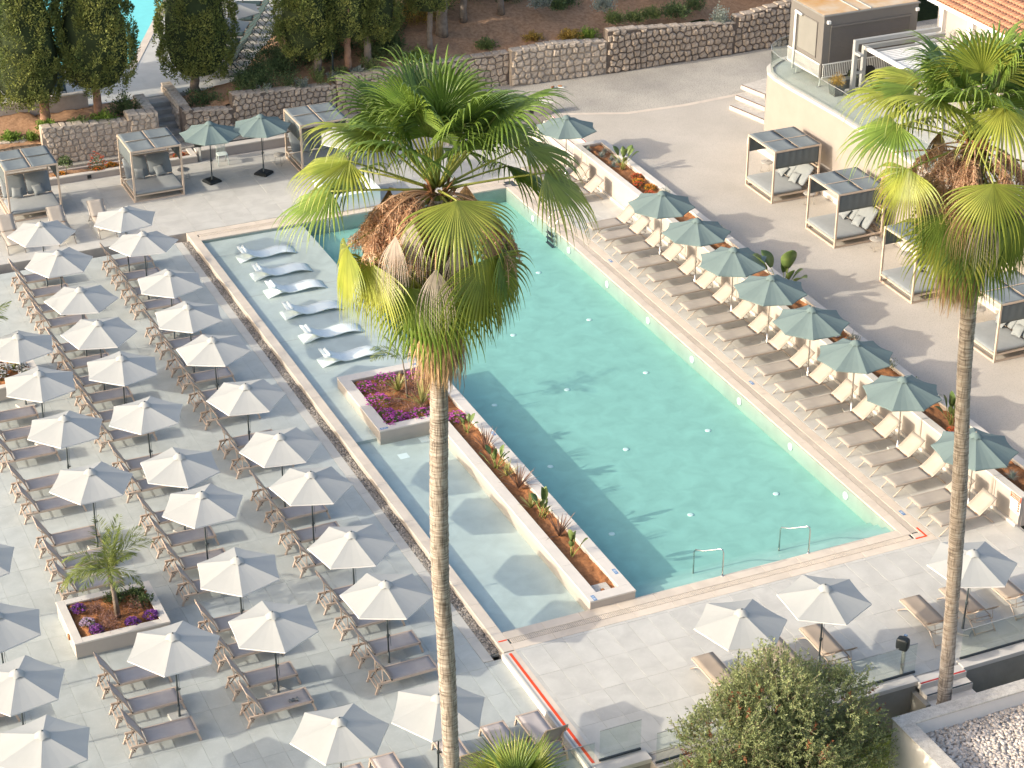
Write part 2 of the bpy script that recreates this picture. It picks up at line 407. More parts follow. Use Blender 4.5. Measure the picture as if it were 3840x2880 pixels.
M['light_blocker'] = mat('crown_light_blocker', (0.035, 0.050, 0.018), 0.95, 0.2)  # dark green of the added shell that blocks light in the crowns
M['bark'] = mat('bark', (0.15, 0.115, 0.09), 0.95, 0.0, 5, 8, col2=(0.30, 0.25, 0.21), bump=1.0, bscale=14)
M['bark_red'] = mat('reddish_bark', (0.20, 0.10, 0.065), 0.95, 0.0, 5, 8, col2=(0.36, 0.22, 0.15), bump=1.0, bscale=14)
M['olive'] = mat('olive_leaf', (0.190, 0.230, 0.090), 0.6, 0.0, 0.8, 4, col2=(0.330, 0.370, 0.170), island=0.28, trans=0.22, coords='World')
M['olive_red'] = mat('dry_leaf', (0.30, 0.11, 0.05), 0.8, 0.2, 2, island=0.3, trans=0.2)
M['twig'] = mat('twig', (0.26, 0.20, 0.14), 0.9, 0.2, 8)
M['palm_leaf'] = mat('palm_leaf', (0.085, 0.155, 0.026), 0.38, 0.0, 1.1, 4, col2=(0.22, 0.31, 0.055), island=0.22, trans=0.24, coords='World', spec=0.5)
M['palm_yellow'] = mat('palm_leaf_yellow', (0.17, 0.23, 0.035), 0.40, 0.0, 1.1, 4, col2=(0.38, 0.40, 0.07), island=0.22, trans=0.28, coords='World', spec=0.5)
M['petiole'] = mat('petiole', (0.26, 0.28, 0.06), 0.5, 0.15, 4)
M['dead_leaf'] = mat('dead_palm_leaf', (0.32, 0.20, 0.11), 0.9, 0.0, 2, col2=(0.60, 0.42, 0.25), island=0.35, trans=0.2, coords='World')
M['dead_grey'] = mat('dead_palm_grey', (0.36, 0.30, 0.26), 0.9, 0.0, 2, col2=(0.58, 0.50, 0.43), island=0.3, trans=0.2, coords='World')
M['blossom'] = mat('dried_blossom', (0.52, 0.31, 0.19), 0.95, 0.0, 3, col2=(0.78, 0.55, 0.38), island=0.28, trans=0.3, coords='World')
M['boot'] = mat('leaf_boot', (0.18, 0.085, 0.045), 0.9, 0.0, 3, col2=(0.38, 0.19, 0.09), island=0.3, coords='World')
M['feather'] = mat('feather_palm_leaf', (0.11, 0.16, 0.03), 0.5, 0.0, 2, col2=(0.24, 0.27, 0.07), island=0.3, trans=0.3, coords='World')
M['shrub'] = mat('shrub_leaf', (0.060, 0.100, 0.038), 0.7, 0.0, 1.5, col2=(0.125, 0.175, 0.065), island=0.35, trans=0.2, coords='World')
M['shrub_light'] = mat('light_shrub_leaf', (0.10, 0.145, 0.045), 0.7, 0.0, 1.5, col2=(0.19, 0.24, 0.085), island=0.3, trans=0.25, coords='World')
M['shrub_silver'] = mat('silver_shrub_leaf', (0.20, 0.235, 0.20), 0.8, 0.0, 2, col2=(0.38, 0.42, 0.375), island=0.25, trans=0.2, coords='World')
M['shrub_bright'] = mat('bright_shrub_leaf', (0.13, 0.22, 0.03), 0.7, 0.0, 2, col2=(0.22, 0.31, 0.06), island=0.3, trans=0.25, coords='World')
M['fescue'] = mat('blue_fescue', (0.22, 0.27, 0.25), 0.8, 0.0, 2, col2=(0.40, 0.45, 0.41), island=0.3, trans=0.2, coords='World')
M['phormium'] = mat('striped_blade', (0.20, 0.22, 0.06), 0.5, 0.0, 2, col2=(0.48, 0.44, 0.17), island=0.3, trans=0.2, coords='World')
M['bronze'] = mat('bronze_blade', (0.11, 0.065, 0.05), 0.55, 0.0, 2, col2=(0.27, 0.16, 0.11), island=0.35, trans=0.15, coords='World')
M['banana'] = mat('broad_leaf', (0.10, 0.17, 0.05), 0.4, 0.0, 2, col2=(0.22, 0.29, 0.09), island=0.3, trans=0.3, coords='World', spec=0.5)
M['stem'] = mat('leaf_stalk', (0.25, 0.28, 0.08), 0.5, 0.15, 5)
M['magenta'] = mat('magenta_petal', (0.42, 0.05, 0.40), 0.7, 0.0, 4, col2=(0.66, 0.15, 0.52), island=0.25, trans=0.3, coords='World')
M['purple'] = mat('purple_petal', (0.14, 0.04, 0.26), 0.7, 0.0, 4, col2=(0.30, 0.09, 0.36), island=0.3, trans=0.25, coords='World')
M['lilac'] = mat('lilac_petal', (0.46, 0.32, 0.48), 0.7, 0.0, 4, col2=(0.66, 0.54, 0.68), island=0.2, trans=0.3, coords='World')
M['white_petal'] = mat('white_petal', (0.70, 0.70, 0.70), 0.7, 0.05, 4, trans=0.3)
M['orange_petal'] = mat('orange_petal', (0.62, 0.20, 0.02), 0.7, 0.0, 4, col2=(0.75, 0.36, 0.03), island=0.2, trans=0.25, coords='World')
M['red_petal'] = mat('red_petal', (0.50, 0.05, 0.03), 0.7, 0.0, 4, col2=(0.66, 0.16, 0.06), island=0.25, trans=0.25, coords='World')
M['mauve_plant'] = mat('mauve_bush', (0.16, 0.085, 0.075), 0.9, 0.0, 4, col2=(0.32, 0.19, 0.165), island=0.3, trans=0.2, coords='World')
M['kiosk_grey'] = mat('kiosk_grey', (0.155, 0.145, 0.135), 0.55, 0.04, 1.0)
M['kiosk_panel'] = mat('kiosk_panel', (0.21, 0.205, 0.19), 0.5, 0.05, 2.0)
M['shutter'] = mat('roller_shutter', (0.115, 0.105, 0.10), 0.5, 0.05, 2.0)
M['rust_roof'] = mat('rusty_roof', (0.50, 0.42, 0.32), 0.8, 0.0, 1.1, 6, col2=(0.46, 0.24, 0.06), coords='World')
M['white_paint'] = mat('white_paint', (0.72, 0.72, 0.70), 0.5, 0.03)
M['grey_paint'] = mat('grey_paint', (0.33, 0.34, 0.34), 0.5, 0.04)
M['roof_tile'] = mat('clay_tile', (0.42, 0.21, 0.125), 0.85, 0.18, 5, objrand=0.16, bump=0.2)
M['rubber'] = mat('tyre_rubber', (0.02, 0.02, 0.02), 0.8)
M['pot_grey'] = mat('grey_pot', (0.09, 0.10, 0.10), 0.6)
M['gold_bush'] = mat('golden_bush', (0.26, 0.17, 0.04), 0.8, 0.0, 4, col2=(0.46, 0.32, 0.08), island=0.3, trans=0.25, coords='World')
M['lamp_green'] = mat('verdigris_metal', (0.30, 0.33, 0.29), 0.5, 0.1, 6)
M['dark_sling'] = mat('dark_green_sling', (0.022, 0.045, 0.045), 0.8, 0.08)
M['dark_metal'] = mat('dark_green_metal', (0.025, 0.04, 0.04), 0.5, 0.08)
M['clear_glass'] = glass_mat('lantern_glass', (0.9, 0.9, 0.85))
M['turquoise_floor'] = mat('turquoise_mosaic', (0.16, 0.58, 0.60), 0.5, 0.04, 3, coords='World')
# ================================================================== SETTING
ZL = -0.2      # sunken lounge deck
ZT = 0.7       # terrace right of the long planter
ZG = -1.55     # garden below the decks
ZU = 1.6       # upper pool deck
ZP = 4.0       # kiosk platform

def struct(o): o['kind'] = 'structure'; return o
def tile_field(parent, x0, x1, y0, y1, z, px, py, m, ox=0.0, oy=0.0, gap=0.004, skip=None, limit=300, name='deck_tile'):
    """deck tiles laid on a grid; the nearest ones are pieces, the rest one mass"""
    cells = []
    i0, i1 = math.floor((x0-ox)/px), math.ceil((x1-ox)/px)
    j0, j1 = math.floor((y0-oy)/py), math.ceil((y1-oy)/py)
    for i in range(i0, i1):
        for j in range(j0, j1):
            a, b = max(x0, ox+i*px), min(x1, ox+(i+1)*px)
            c, d = max(y0, oy+j*py), min(y1, oy+(j+1)*py)
            if b-a < 0.03 or d-c < 0.03: continue
            if skip and skip((a+b)/2, (c+d)/2): continue
            cells.append((a, b, c, d))
    cells.sort(key=lambda t: (t[0]+19)**2 + (t[2]+43)**2)
    cache = {}
    rest = MB()
    for k, (a, b, c, d) in enumerate(cells):
        if k < limit:
            key = (round(b-a, 3), round(d-c, 3))
            if key not in cache:
                w, h = b-a-gap, d-c-gap
                cache[key] = MB().bev(-w/2, w/2, -h/2, h/2, -0.018, 0, 0.004).mesh(name, m)
            link(name, cache[key], parent, ((a+b)/2, (c+d)/2, z + random.uniform(-0.0012, 0.0012)))
        else:
            rest.box(a+gap/2, b-gap/2, c+gap/2, d-gap/2, z-0.018, z)
    if rest.v:
        o = rest.build(name + '_mass', m, parent); o['kind'] = 'stuff'

ground = struct(MB().box(-150, 150, -90, 200, ZG-0.4, ZG).build('ground', M['lawn']))

# --- lounge deck, lower left
deckL = struct(MB().box(-17.5, -0.60, -6.35, 28.87, ZG, ZL-0.02).build('lounge_deck', M['grout']))
tile_field(deckL, -17.4, -0.905, -6.3, 28.86, ZL, 0.62, 1.22, M['tile_grey'], ox=-8.87, oy=-1.05,
           skip=lambda x, y: x < -8.5 - 0.1787*y*0 - (29-y)*0.2235 - 0.6)
MB().box(-0.60, -0.402, -6.35, -0.86, ZG, ZL-0.02).build('deck_base', M['grout'], deckL)
tile_field(deckL, -0.90, -0.403, -6.3, -0.865, ZL, 0.62, 1.22, M['tile_grey'], ox=-8.87, oy=-1.05)
for k in range(25):
    link('border_stone', MB().bev(-0.145, 0.145, -0.59, 0.59, -0.03, 0, 0.004).mesh('border_stone', M['tile_light']) if k == 0 else bpy.data.meshes['border_stone'],
         deckL, (-0.752, -0.24 + k*1.19, ZL + 0.002))
# --- pool surround at water level
deckP = struct(MB().box(-0.36, 16.3, -6.35, -0.9, ZG, -0.02).box(13.67, 16.3, -0.9, 29.24, ZG, -0.02).build('pool_deck', M['grout_light']))
tile_field(deckP, -0.02, 16.2, -6.3, -0.885, 0, 0.645, 1.22, M['tile_light'], ox=2.69, oy=-2.22)
tile_field(deckP, 13.68, 16.2, -0.88, 29.24, 0, 0.645, 1.22, M['tile_light'], ox=13.68, oy=-2.22, limit=150)
MB().bev(-0.18, 0, -6.3, -0.93, -0.03, 0.003, 0.004).build('edge_strip', M['coping'], deckP)
deckB = struct(MB().box(-14, 17.2, 29.24, 36.9, ZG, -0.02).build('back_deck', M['grout_light']))
tile_field(deckB, -9.5, 17.2, 29.25, 36.0, 0, 1.22, 0.645, M['tile_light'], ox=0.1, oy=29.25)
# --- coping stones round the pool
cop = struct(MB().box(-0.33, 0.0, -0.88, 29.22, ZG, -0.05).box(0.0, 13.67, -0.88, 0.0, ZG, -0.05).box(12.8, 13.67, 0, 29.22, ZG, -0.05)
             .box(0.0, 12.8, 28.33, 29.22, ZG, -0.05).build('pool_coping', M['planter']))
def stones(x0, x1, y0, y1, along, L=1.2):
    n = max(1, round(((y1-y0) if along == 'y' else (x1-x0))/L))
    for k in range(n):
        if along == 'y':
            a = y0+(y1-y0)*k/n; b = y0+(y1-y0)*(k+1)/n; w, h, c = x1-x0, b-a-0.005, ((x0+x1)/2, (a+b)/2, 0)
        else:
            a = x0+(x1-x0)*k/n; b = x0+(x1-x0)*(k+1)/n; w, h, c = b-a-0.005, y1-y0, ((a+b)/2, (y0+y1)/2, 0)
        nm = 'coping_stone_%.3f_%.3f' % (w, h)
        me = bpy.data.meshes.get(nm) or MB().bev(-w/2, w/2, -h/2, h/2, -0.05, 0, 0.006).mesh(nm, M['coping'])
        link('coping_stone', me, cop, c)
stones(-0.33, 0, -0.88, 29.22, 'y', 1.22)
stones(0.003, 12.8, -0.355, 0, 'x'); stones(0.003, 13.67, -0.88, -0.585, 'x')
stones(12.803, 13.12, -0.355, 28.33, 'y'); stones(13.345, 13.67, -0.582, 29.22, 'y')
stones(0.003, 12.8, 28.333, 28.66, 'x'); stones(0.003, 13.34, 28.89, 29.22, 'x')
stones(13.06, 13.342, -0.582, -0.358, 'x')
gr = MB()
for k in range(int(12.95/0.055)): x = 0.06+k*0.055; gr.box(x, x+0.041, -0.57, -0.37, -0.03, -0.004)
for k in range(int(28.6/0.055)): y = -0.3+k*0.055; gr.box(13.135, 13.33, y, y+0.041, -0.03, -0.004)
for k in range(int(12.9/0.055)): x = 0.06+k*0.055; gr.box(x, x+0.041, 28.675, 28.875, -0.03, -0.004)
g = gr.build('drain_grate', M['coping'], cop); g['kind'] = 'stuff'
MB().box(0.003, 13.34, -0.582, -0.358, -0.045, -0.022).box(13.123, 13.342, -0.355, 28.9, -0.045, -0.0215).box(0.003, 13.12, 28.663, 28.887, -0.045, -0.0225).build('drain_channel', M['dark_channel'], cop)
# --- pebble strip along the lower deck
def pebbles(n, x0, x1, y0, y1, z, r0, r1, rng):
    t = (1+5**.5)/2
    ico = np.array([(-1,t,0),(1,t,0),(-1,-t,0),(1,-t,0),(0,-1,t),(0,1,t),(0,-1,-t),(0,1,-t),(t,0,-1),(t,0,1),(-t,0,-1),(-t,0,1)], float)/math.hypot(1, t)
    F = np.array([(0,11,5),(0,5,1),(0,1,7),(0,7,10),(0,10,11),(1,5,9),(5,11,4),(11,10,2),(10,7,6),(7,1,8),(3,9,4),(3,4,2),(3,2,6),(3,6,8),(3,8,9),(4,9,5),(2,4,11),(6,2,10),(8,6,7),(9,8,1)])
    c = np.stack([rng.uniform(x0, x1, n), rng.uniform(y0, y1, n), z + rng.uniform(-0.4, 0.6, n)*r0], 1)
    s = rng.uniform(r0, r1, (n, 1))*np.stack([rng.uniform(.8, 1.5, n), rng.uniform(.8, 1.3, n), rng.uniform(.5, .8, n)], 1)
    a = rng.uniform(0, 2*np.pi, n); ca, sa = np.cos(a), np.sin(a)
    P = ico[None]*s[:, None]
    X = P[..., 0]*ca[:, None] - P[..., 1]*sa[:, None]; Y = P[..., 0]*sa[:, None] + P[..., 1]*ca[:, None]
    P = np.stack([X, Y, P[..., 2]], -1) + c[:, None]
    return P.reshape(-1, 3), (F[None] + (np.arange(n)*12)[:, None, None]).reshape(-1, 3)
v, f = pebbles(7600, -0.59, -0.345, -0.55, 28.85, ZL-0.01, 0.022, 0.036, RNG)
o = npobj('pebbles', v, f, M['pebble'], None, True); tag(o, 'dark and pale pebbles filling the narrow strip beside the left coping', 'pebbles', kind='stuff')
MB().box(-0.62, -0.335, -0.6, 28.86, ZL-0.10, ZL-0.03).build('gravel_bed', M['grout'], deckL)
# --- pool basin, steps, water
ZF = -0.62
basin = MB()
basin.box(4.05, 12.797, 0.003, 28.327, -1.30, ZF)                            # deep floor
for k, (y1, z) in enumerate(((1.30, -0.48), (0.92, -0.32), (0.50, -0.17))): basin.box(4.11, 12.775, 0.022+0.001*k, y1, ZF-0.1, z)
basin = struct(basin.build('pool_basin', M['pool_floor']))
sb = MB().box(0.004, 4.10, 15.282, 28.326, -1.2, -0.13).box(0.0045, 0.792, 11.6, 15.281, -1.2, -0.131)   # sun shelf
sb.build('sun_shelf', M['shelf_tile'], basin)
MB().box(0.005, 2.692, 0.005, 11.599, -1.2, -0.24).build('shallow_floor', M['shelf_tile'], basin)
for x0, x1, y0, y1 in ((0.001, 0.02, 0.021, 28.309), (12.78, 12.799, 0.021, 28.309), (0.001, 12.799, 28.31, 28.329), (0.001, 12.799, 0.001, 0.02)):
    MB().box(x0, x1, y0, y1, -1.2, -0.052).build('basin_wall', M['pool_wall'], basin)
# tile joints of the sun shelf
for y in (19.2, 23.1, 26.9): MB().box(0.01, 4.09, y, y+0.02, -0.131, -0.1285).build('shelf_joint', M['grout_light'], basin)
for xx in (5.45, 8.14, 11.15):
    for yy in (4.1, 8.45, 12.85, 17.3, 21.65):
        link('floor_inlet', bpy.data.meshes.get('floor_inlet') or MB().lathe([(0.10, -0.001), (0.10, 0.012), (0.07, 0.02)], 14).mesh('floor_inlet', M['white_plastic']), basin, (xx, yy, ZF))
for k in range(8):
    link('pool_light', bpy.data.meshes.get('pool_light') or MB().lathe([(0.13, 0), (0.13, 0.03), (0.10, 0.04), (0.09, 0.03)], 16).xf(Matrix.Rotation(rad(-90), 4, 'Y')).mesh('pool_light', M['white_plastic']),
         basin, (12.778, 2.70+3.28*k, -0.30))
for a, b in ((1.05, 10.2), (2.05, 10.9)): MB().box(a, a+.32, b, b+.32, -0.241, -0.235).build('suction_grate', M['white_plastic'], basin)
water = struct(MB().box(0.01, 12.79, 0.01, 28.32, -1.25, -0.018).build('pool_water', M['water']))

# --- terrace, road, stairs to the terrace
ter = struct(MB().prism([(17.58, -9), (60, -9), (60, 32.2), (26.5, 32.2), (23.0, 31.95), (20.2, 32.1), (17.7, 33.1), (17.2, 33.4), (17.2, 29.16), (17.58, 29.16)], ZG, ZT).build('terrace', M['terrace']))
road = struct(MB().prism([(60, 32.2), (26.5, 32.2), (23.0, 31.95), (20.2, 32.1), (17.7, 33.1), (13.2, 34.2), (13.2, 37.8), (30, 37.4), (60, 37.4)], ZG, ZT-0.004).build('road', M['road']))
pts = [(17.3, 33.32), (17.7, 33.1), (20.2, 32.1), (23.0, 31.95), (26.5, 32.2), (30.0, 32.25)]
edge = MB().grid([[(x, y-0.09, ZT+0.004), (x, y+0.16, ZT+0.004)] for x, y in pts], False)
struct(edge.build('road_edge', M['coping']))
path = struct(MB().box(-14, 13.2, 36.9, 38.6, ZG, 0.33).build('path', M['road']))
stair = thing('terrace_stairs', (0, 0, 0), 0, 'pale stone steps with brown nosings between pool deck and terrace', 'stairs')
for k in range(4):
    x0 = 16.0+0.36*k; z1 = 0.175*(k+1)
    MB().bev(x0, 17.196, 29.24, 33.2, 0.175*k + (0.001 if k else -0.02), z1, 0.006).build('step', M['planter_cap'], stair)
    MB().box(x0+0.03, x0+0.065, 29.26, 33.15, z1-0.002, z1+0.003).build('nosing', M['red_tape2'] if k == 3 else M['bronze'], stair)
blk = thing('parapet_wall', (12.4, 33.4, 0), 0, 'low cream parapet wall with small black wall lamp at head of stairs', 'wall')
MB().box(0, 4.85, 0, 0.42, -0.02, 1.16).build('wall', M['render_taupe'], blk)
MB().bev(-0.03, 4.9, -0.03, 0.45, 1.16, 1.22, 0.01).build('cap', M['planter_cap'], blk)
MB().bev(3.75, 3.92, -0.07, 0.0, 0.86, 1.02, 0.02).build('wall_lamp', M['black_plastic'], blk)

# --- raised planter along the right side of the pool
rp = thing('raised_planter', (16.2, 0, 0), 0, 'long raised cream planter with red soil behind the row of beige loungers', 'planter')
ys = [-1.3, -0.05, 3.85, 7.75, 11.65, 15.55, 19.45, 23.35, 27.9, 29.15]
for a, b in zip(ys[:-1], ys[1:]):
    MB().box(0, 0.10, a+0.012, b-0.012, -0.02, 0.955).build('wall_panel', M['planter'], rp)
    MB().bev(-0.012, 0.262, a+0.008, b-0.008, 0.955, 1.01, 0.006).build('cap_stone', M['planter_cap'], rp)
MB().box(0.02, 0.098, -1.29, 29.14, -0.02, 0.95).build('wall_core', M['render_taupe'], rp)
MB().box(0.10, 0.24, -1.06, 28.9, 0.3, 0.954).box(1.16, 1.38, -1.3, 29.15, -0.02, 0.953).box(0.1, 1.16, -1.3, -1.06, -0.02, 0.952).box(0.1, 1.16, 28.9, 29.15, -0.02, 0.952).build('inner_wall', M['planter'], rp)
for k in range(12):
    a = -1.3 + 30.45*k/12; b = a + 30.45/12
    MB().bev(1.14, 1.41, a+0.004, b-0.004, 0.954, 1.009, 0.006).build('cap_stone', M['planter_cap'], rp)
for a, b in ((-1.31, -1.04), (28.88, 29.16)): MB().bev(0.264, 1.138, a, b, 0.954, 1.0095, 0.006).build('end_cap', M['planter_cap'], rp)
MB().bev(-0.10, 0.0, -1.28, 29.0, -0.02, 0.09, 0.01).build('skirting', M['planter_cap'], rp)
def soil_patch(name, x0, x1, y0, y1, z, parent, m, amp=0.05, step=0.10, seed=1):
    rng = np.random.default_rng(seed)
    nx, ny = max(3, int((x1-x0)/step)+1), max(3, int((y1-y0)/step)+1)
    h = np.zeros((nx, ny))
    for s, a in ((7, 1.0), (3, 0.7), (1, 0.55)):
        r = rng.normal(size=(nx//s+3, ny//s+3))
        X = np.linspace(0, r.shape[0]-1.001, nx); Y = np.linspace(0, r.shape[1]-1.001, ny)
        xi, yi = X.astype(int), Y.astype(int); fx, fy = (X-xi)[:, None], (Y-yi)[None]
        h += a*((r[xi][:, yi]*(1-fx)+r[xi+1][:, yi]*fx)*(1-fy) + (r[xi][:, yi+1]*(1-fx)+r[xi+1][:, yi+1]*fx)*fy)
    h = z + amp*h*0.6
    X, Y = np.meshgrid(np.linspace(x0, x1, nx), np.linspace(y0, y1, ny), indexing='ij')
    v = np.stack([X, Y, h], -1).reshape(-1, 3)
    i, j = np.meshgrid(np.arange(nx-1), np.arange(ny-1), indexing='ij'); a = (i*ny+j).ravel()
    q = np.stack([a, a+ny, a+ny+1, a+1], 1)
    return npobj(name, v, q, m, parent, False)
soil_patch('soil', 0.22, 1.18, -1.1, 28.95, 0.86, rp, M['soil'], 0.06, 0.08, 3)

# --- planter that divides the two pools
pp = thing('pool_planter', (0, 0, 0), 0, 'low cream planter dividing the pools, square at its far end, narrow strip towards camera', 'planter')
ZS = 0.275
MB().box(2.69, 3.03, -0.02, 11.3, -0.951, ZS-0.05).box(3.76, 4.10, -0.02, 15.28, -0.951, ZS-0.05).box(3.03, 3.76, -0.019, 0.33, -0.951, ZS-0.05)\
    .box(0.79, 1.13, 11.3, 15.28, -0.951, ZS-0.05).box(1.13, 3.03, 11.3, 11.62, -0.951, ZS-0.051).box(1.13, 3.76, 14.90, 15.28, -0.951, ZS-0.051).build('wall', M['planter'], pp)
def caps(parent, x0, x1, y0, y1, z, along, L=1.2, t=0.05, m=None):
    n = max(1, round(((y1-y0) if along == 'y' else (x1-x0))/L))
    for k in range(n):
        if along == 'y': MB().bev(x0, x1, y0+(y1-y0)*k/n+0.002, y0+(y1-y0)*(k+1)/n-0.002, z-t, z, 0.006).build('cap_stone', m or M['planter_cap'], parent)
        else: MB().bev(x0+(x1-x0)*k/n+0.002, x0+(x1-x0)*(k+1)/n-0.002, y0, y1, z-t, z, 0.006).build('cap_stone', m or M['planter_cap'], parent)
caps(pp, 2.675, 3.045, 0.34, 11.30, ZS, 'y', 1.5); caps(pp, 3.745, 4.115, 0.34, 15.29, ZS, 'y', 1.5); caps(pp, 2.675, 4.115, -0.03, 0.34, ZS, 'x', 1.5)
caps(pp, 0.775, 1.145, 11.30, 14.89, ZS, 'y', 1.5); caps(pp, 1.147, 3.045, 11.302, 11.635, ZS, 'x', 1.2); caps(pp, 0.775, 3.743, 14.892, 15.29, ZS, 'x', 1.2)
soil_patch('soil', 3.02, 3.77, 0.32, 14.91, 0.13, pp, M['soil'], 0.05, 0.07, 5)
soil_patch('soil', 1.12, 3.02, 11.61, 14.91, 0.13, pp, M['soil'], 0.06, 0.07, 6)
MB().box(3.12, 3.60, 0.38, 0.85, 0.08, 0.15).box(3.06, 3.10, 0.36, 0.9, 0.08, 0.19).build('utility_cover', M['weathered'], pp)
# --- free standing planter boxes on the lounge deck
def planter_box(x0, x1, y0, y1, label, seed):
    t = thing('planter_box', (x0, y0, ZL), 0, label, 'planter')
    w, h = x1-x0, y1-y0; zt = 0.54
    MB().box(0.02, 0.2, 0.02, h-0.02, 0.07, zt-0.05).box(w-0.2, w-0.02, 0.02, h-0.02, 0.07, zt-0.05).box(0.2, w-0.2, 0.02, 0.2, 0.07, zt-0.05).box(0.2, w-0.2, h-0.2, h-0.02, 0.07, zt-0.05).build('wall', M['render_taupe'] if False else M['planter'], t)
    MB().box(0.03, w-0.03, 0.03, h-0.03, 0, 0.07).build('plinth', M['grout'], t)
    caps(t, 0, 0.235, 0, h, zt, 'y', 2.4); caps(t, w-0.235, w, 0, h, zt, 'y', 2.4)
    caps(t, 0.237, w-0.237, 0, 0.235, zt, 'x', 2.4); caps(t, 0.237, w-0.237, h-0.235, h, zt, 'x', 2.4)
    soil_patch('soil', 0.19, w-0.19, 0.19, h-0.19, zt-0.10, t, M['soil'], 0.07, 0.06, seed)
    MB().bev(-0.03, 0.02, h*0.3, h*0.3+0.13, 0.25, 0.38, 0.01).build('socket_box', M['boot'], t)
    return t
planter_box(-10.9, -8.25, 3.72, 5.92, 'cream planter box with young palm, red soil and purple flowers on grey deck', 8)
planter_box(-10.85, -8.2, 18.95, 21.15, 'cream planter box with white flowers, half hidden under white parasol at left edge', 9)
# ================================================================== FURNITURE
def make_umbrella(n, r, zr, za, mcan, mpole, mbase, scallop, base, pip=True, sag=0.03):
    """market parasol: panelled canopy, vent cap, pole, finial, base"""
    root = thing('parasol', (0, 0, 0))
    zt = za-0.06                     # canopy apex under the vent cap
    m = MB(); rows = 7; P = []
    sub = 4
    for i in range(rows+1):
        f = 0.07+0.93*i/rows; row = []
        for k in range(n*sub):
            a0 = 2*math.pi*(k//sub)/n; t = (k % sub)/sub
            # straight edge between ribs, cloth sagging a little between them
            p0 = Vector((math.cos(a0), math.sin(a0), 0)); p1 = Vector((math.cos(a0+2*math.pi/n), math.sin(a0+2*math.pi/n), 0))
            p = p0.lerp(p1, t); s = 4*t*(1-t)
            p = p*(r*f)*(1-scallop*s*f*f)
            z = zt+(zr-zt)*(f**0.94) - sag*s*f*(1.1-f*0.4)
            row.append((p.x, p.y, z))
        P.append(row)
    K = n*sub
    vs = [p for row in P for p in row]; fs = []
    for i in range(rows):
        for k in range(K): fs.append((i*K+k, i*K+(k+1) % K, (i+1)*K+(k+1) % K, (i+1)*K+k)[::-1])
    m.add(vs, fs, False)
    for k in range(0, len(m.sm)): m.sm[k] = False
    can = m.build('canopy', mcan, root)
    # short valance under the rim, and the piping that edges it
    rim = P[-1]; vz = MB()
    vz.grid([[p for p in rim+[rim[0]]], [(p[0]*1.004, p[1]*1.004, p[2]-0.035) for p in rim+[rim[0]]]], False)
    vz.build('hem', M['piping'] if pip else mcan, can)
    c = MB(); prof = []
    for r_, z_ in ((0.02, za+0.02), (0.06, za+0.015), (0.13, za-0.035), (0.19, za-0.10)): prof.append((r_, z_))
    vs = []; fs = []; nn = n*4
    for r_, z_ in prof:
        for k in range(nn):
            t = 2*math.pi*k/nn; w = 1+0.10*math.cos(n*t)*(r_/0.19)
            vs.append((r_*w*math.cos(t), r_*w*math.sin(t), z_ - 0.012*math.cos(n*t)*(r_/0.19)))
    for i in range(len(prof)-1):
        for k in range(nn): fs.append((i*nn+k, (i+1)*nn+k, (i+1)*nn+(k+1) % nn, i*nn+(k+1) % nn))
    fs.append(tuple(range(nn)))
    c.add(vs, fs, True); c.build('vent_cap', mcan, root)
    MB().tube([(0, 0, 0.08), (0, 0, za-0.02)], 0.024, 8).build('pole', mpole, root)
    MB().lathe([(0.02, za+0.018), (0.024, za+0.035), (0.012, za+0.05)], 8).build('finial', mpole, root)
    for k in range(n):
        a = 2*math.pi*k/n
        link('rib', bpy.data.meshes.get('rib_%d_%.2f' % (n, r)) or MB().bar((0.03, 0, zt-0.05), (r*0.985, 0, zr-0.03), 0.014, 0.02).mesh('rib_%d_%.2f' % (n, r), mpole), root, None, (0, 0, a))
    if base == 'stone':
        b = MB().bev(-0.25, 0.25, -0.25, 0.25, 0.0, 0.07, 0.01).build('base', mbase, root)
    elif base == 'black':
        b = MB().bev(-0.29, 0.29, -0.29, 0.29, 0.0, 0.12, 0.05).build('base', mbase, root)
    else:
        b = MB().bev(-0.32, 0.32, -0.2, 0.2, 0.0, 0.06, 0.01).build('base', mbase, root)
    MB().lathe([(0.05, 0.06), (0.035, 0.08), (0.033, 0.42)], 10).build('sleeve', mpole if base != 'wall' else M['steel'], b)
    MB().box(0.03, 0.09, -0.012, 0.012, 0.9, 0.93).lathe([(0.03, 0.87), (0.04, 0.9), (0.04, 0.97), (0.03, 1.0)], 8).build('clamp', mpole, root)
    # pull cord hanging beside the pole
    MB().tube([(0.035, -0.03, zr-0.1), (0.05, -0.045, 1.5), (0.045, -0.04, 0.95), (0.05, -0.05, 0.6)], 0.006, 4).build('cord', M['white_plastic'] if base == 'wall' else mpole, root)
    return freeze(root)

white_u = make_umbrella(6, 1.225, 2.23, 2.66, M['umbrella_white'], M['pole_dark'], M['base_stone'], 0.02, 'stone')
green_u = make_umbrella(8, 1.27, 2.13, 2.66, M['umbrella_green'], M['pole_metal'], M['base_stone'], 0.055, 'wall', False, 0.045)
used = {}
def place(proto, loc, rz, label, cat, group):
    if proto.name in used: o = copy_tree(proto)
    else: o = proto; used[proto.name] = 1
    o.location = loc; o.rotation_euler = (0, 0, rz)
    if cat == 'parasol':      # no two parasols stand quite alike
        o.rotation_euler = (rad(random.gauss(0, 0.9)), rad(random.gauss(0, 0.9)), rz); k = random.uniform(0.985, 1.012); o.scale = (k, k, random.uniform(0.985, 1.01))
    return tag(o, label, cat, group)

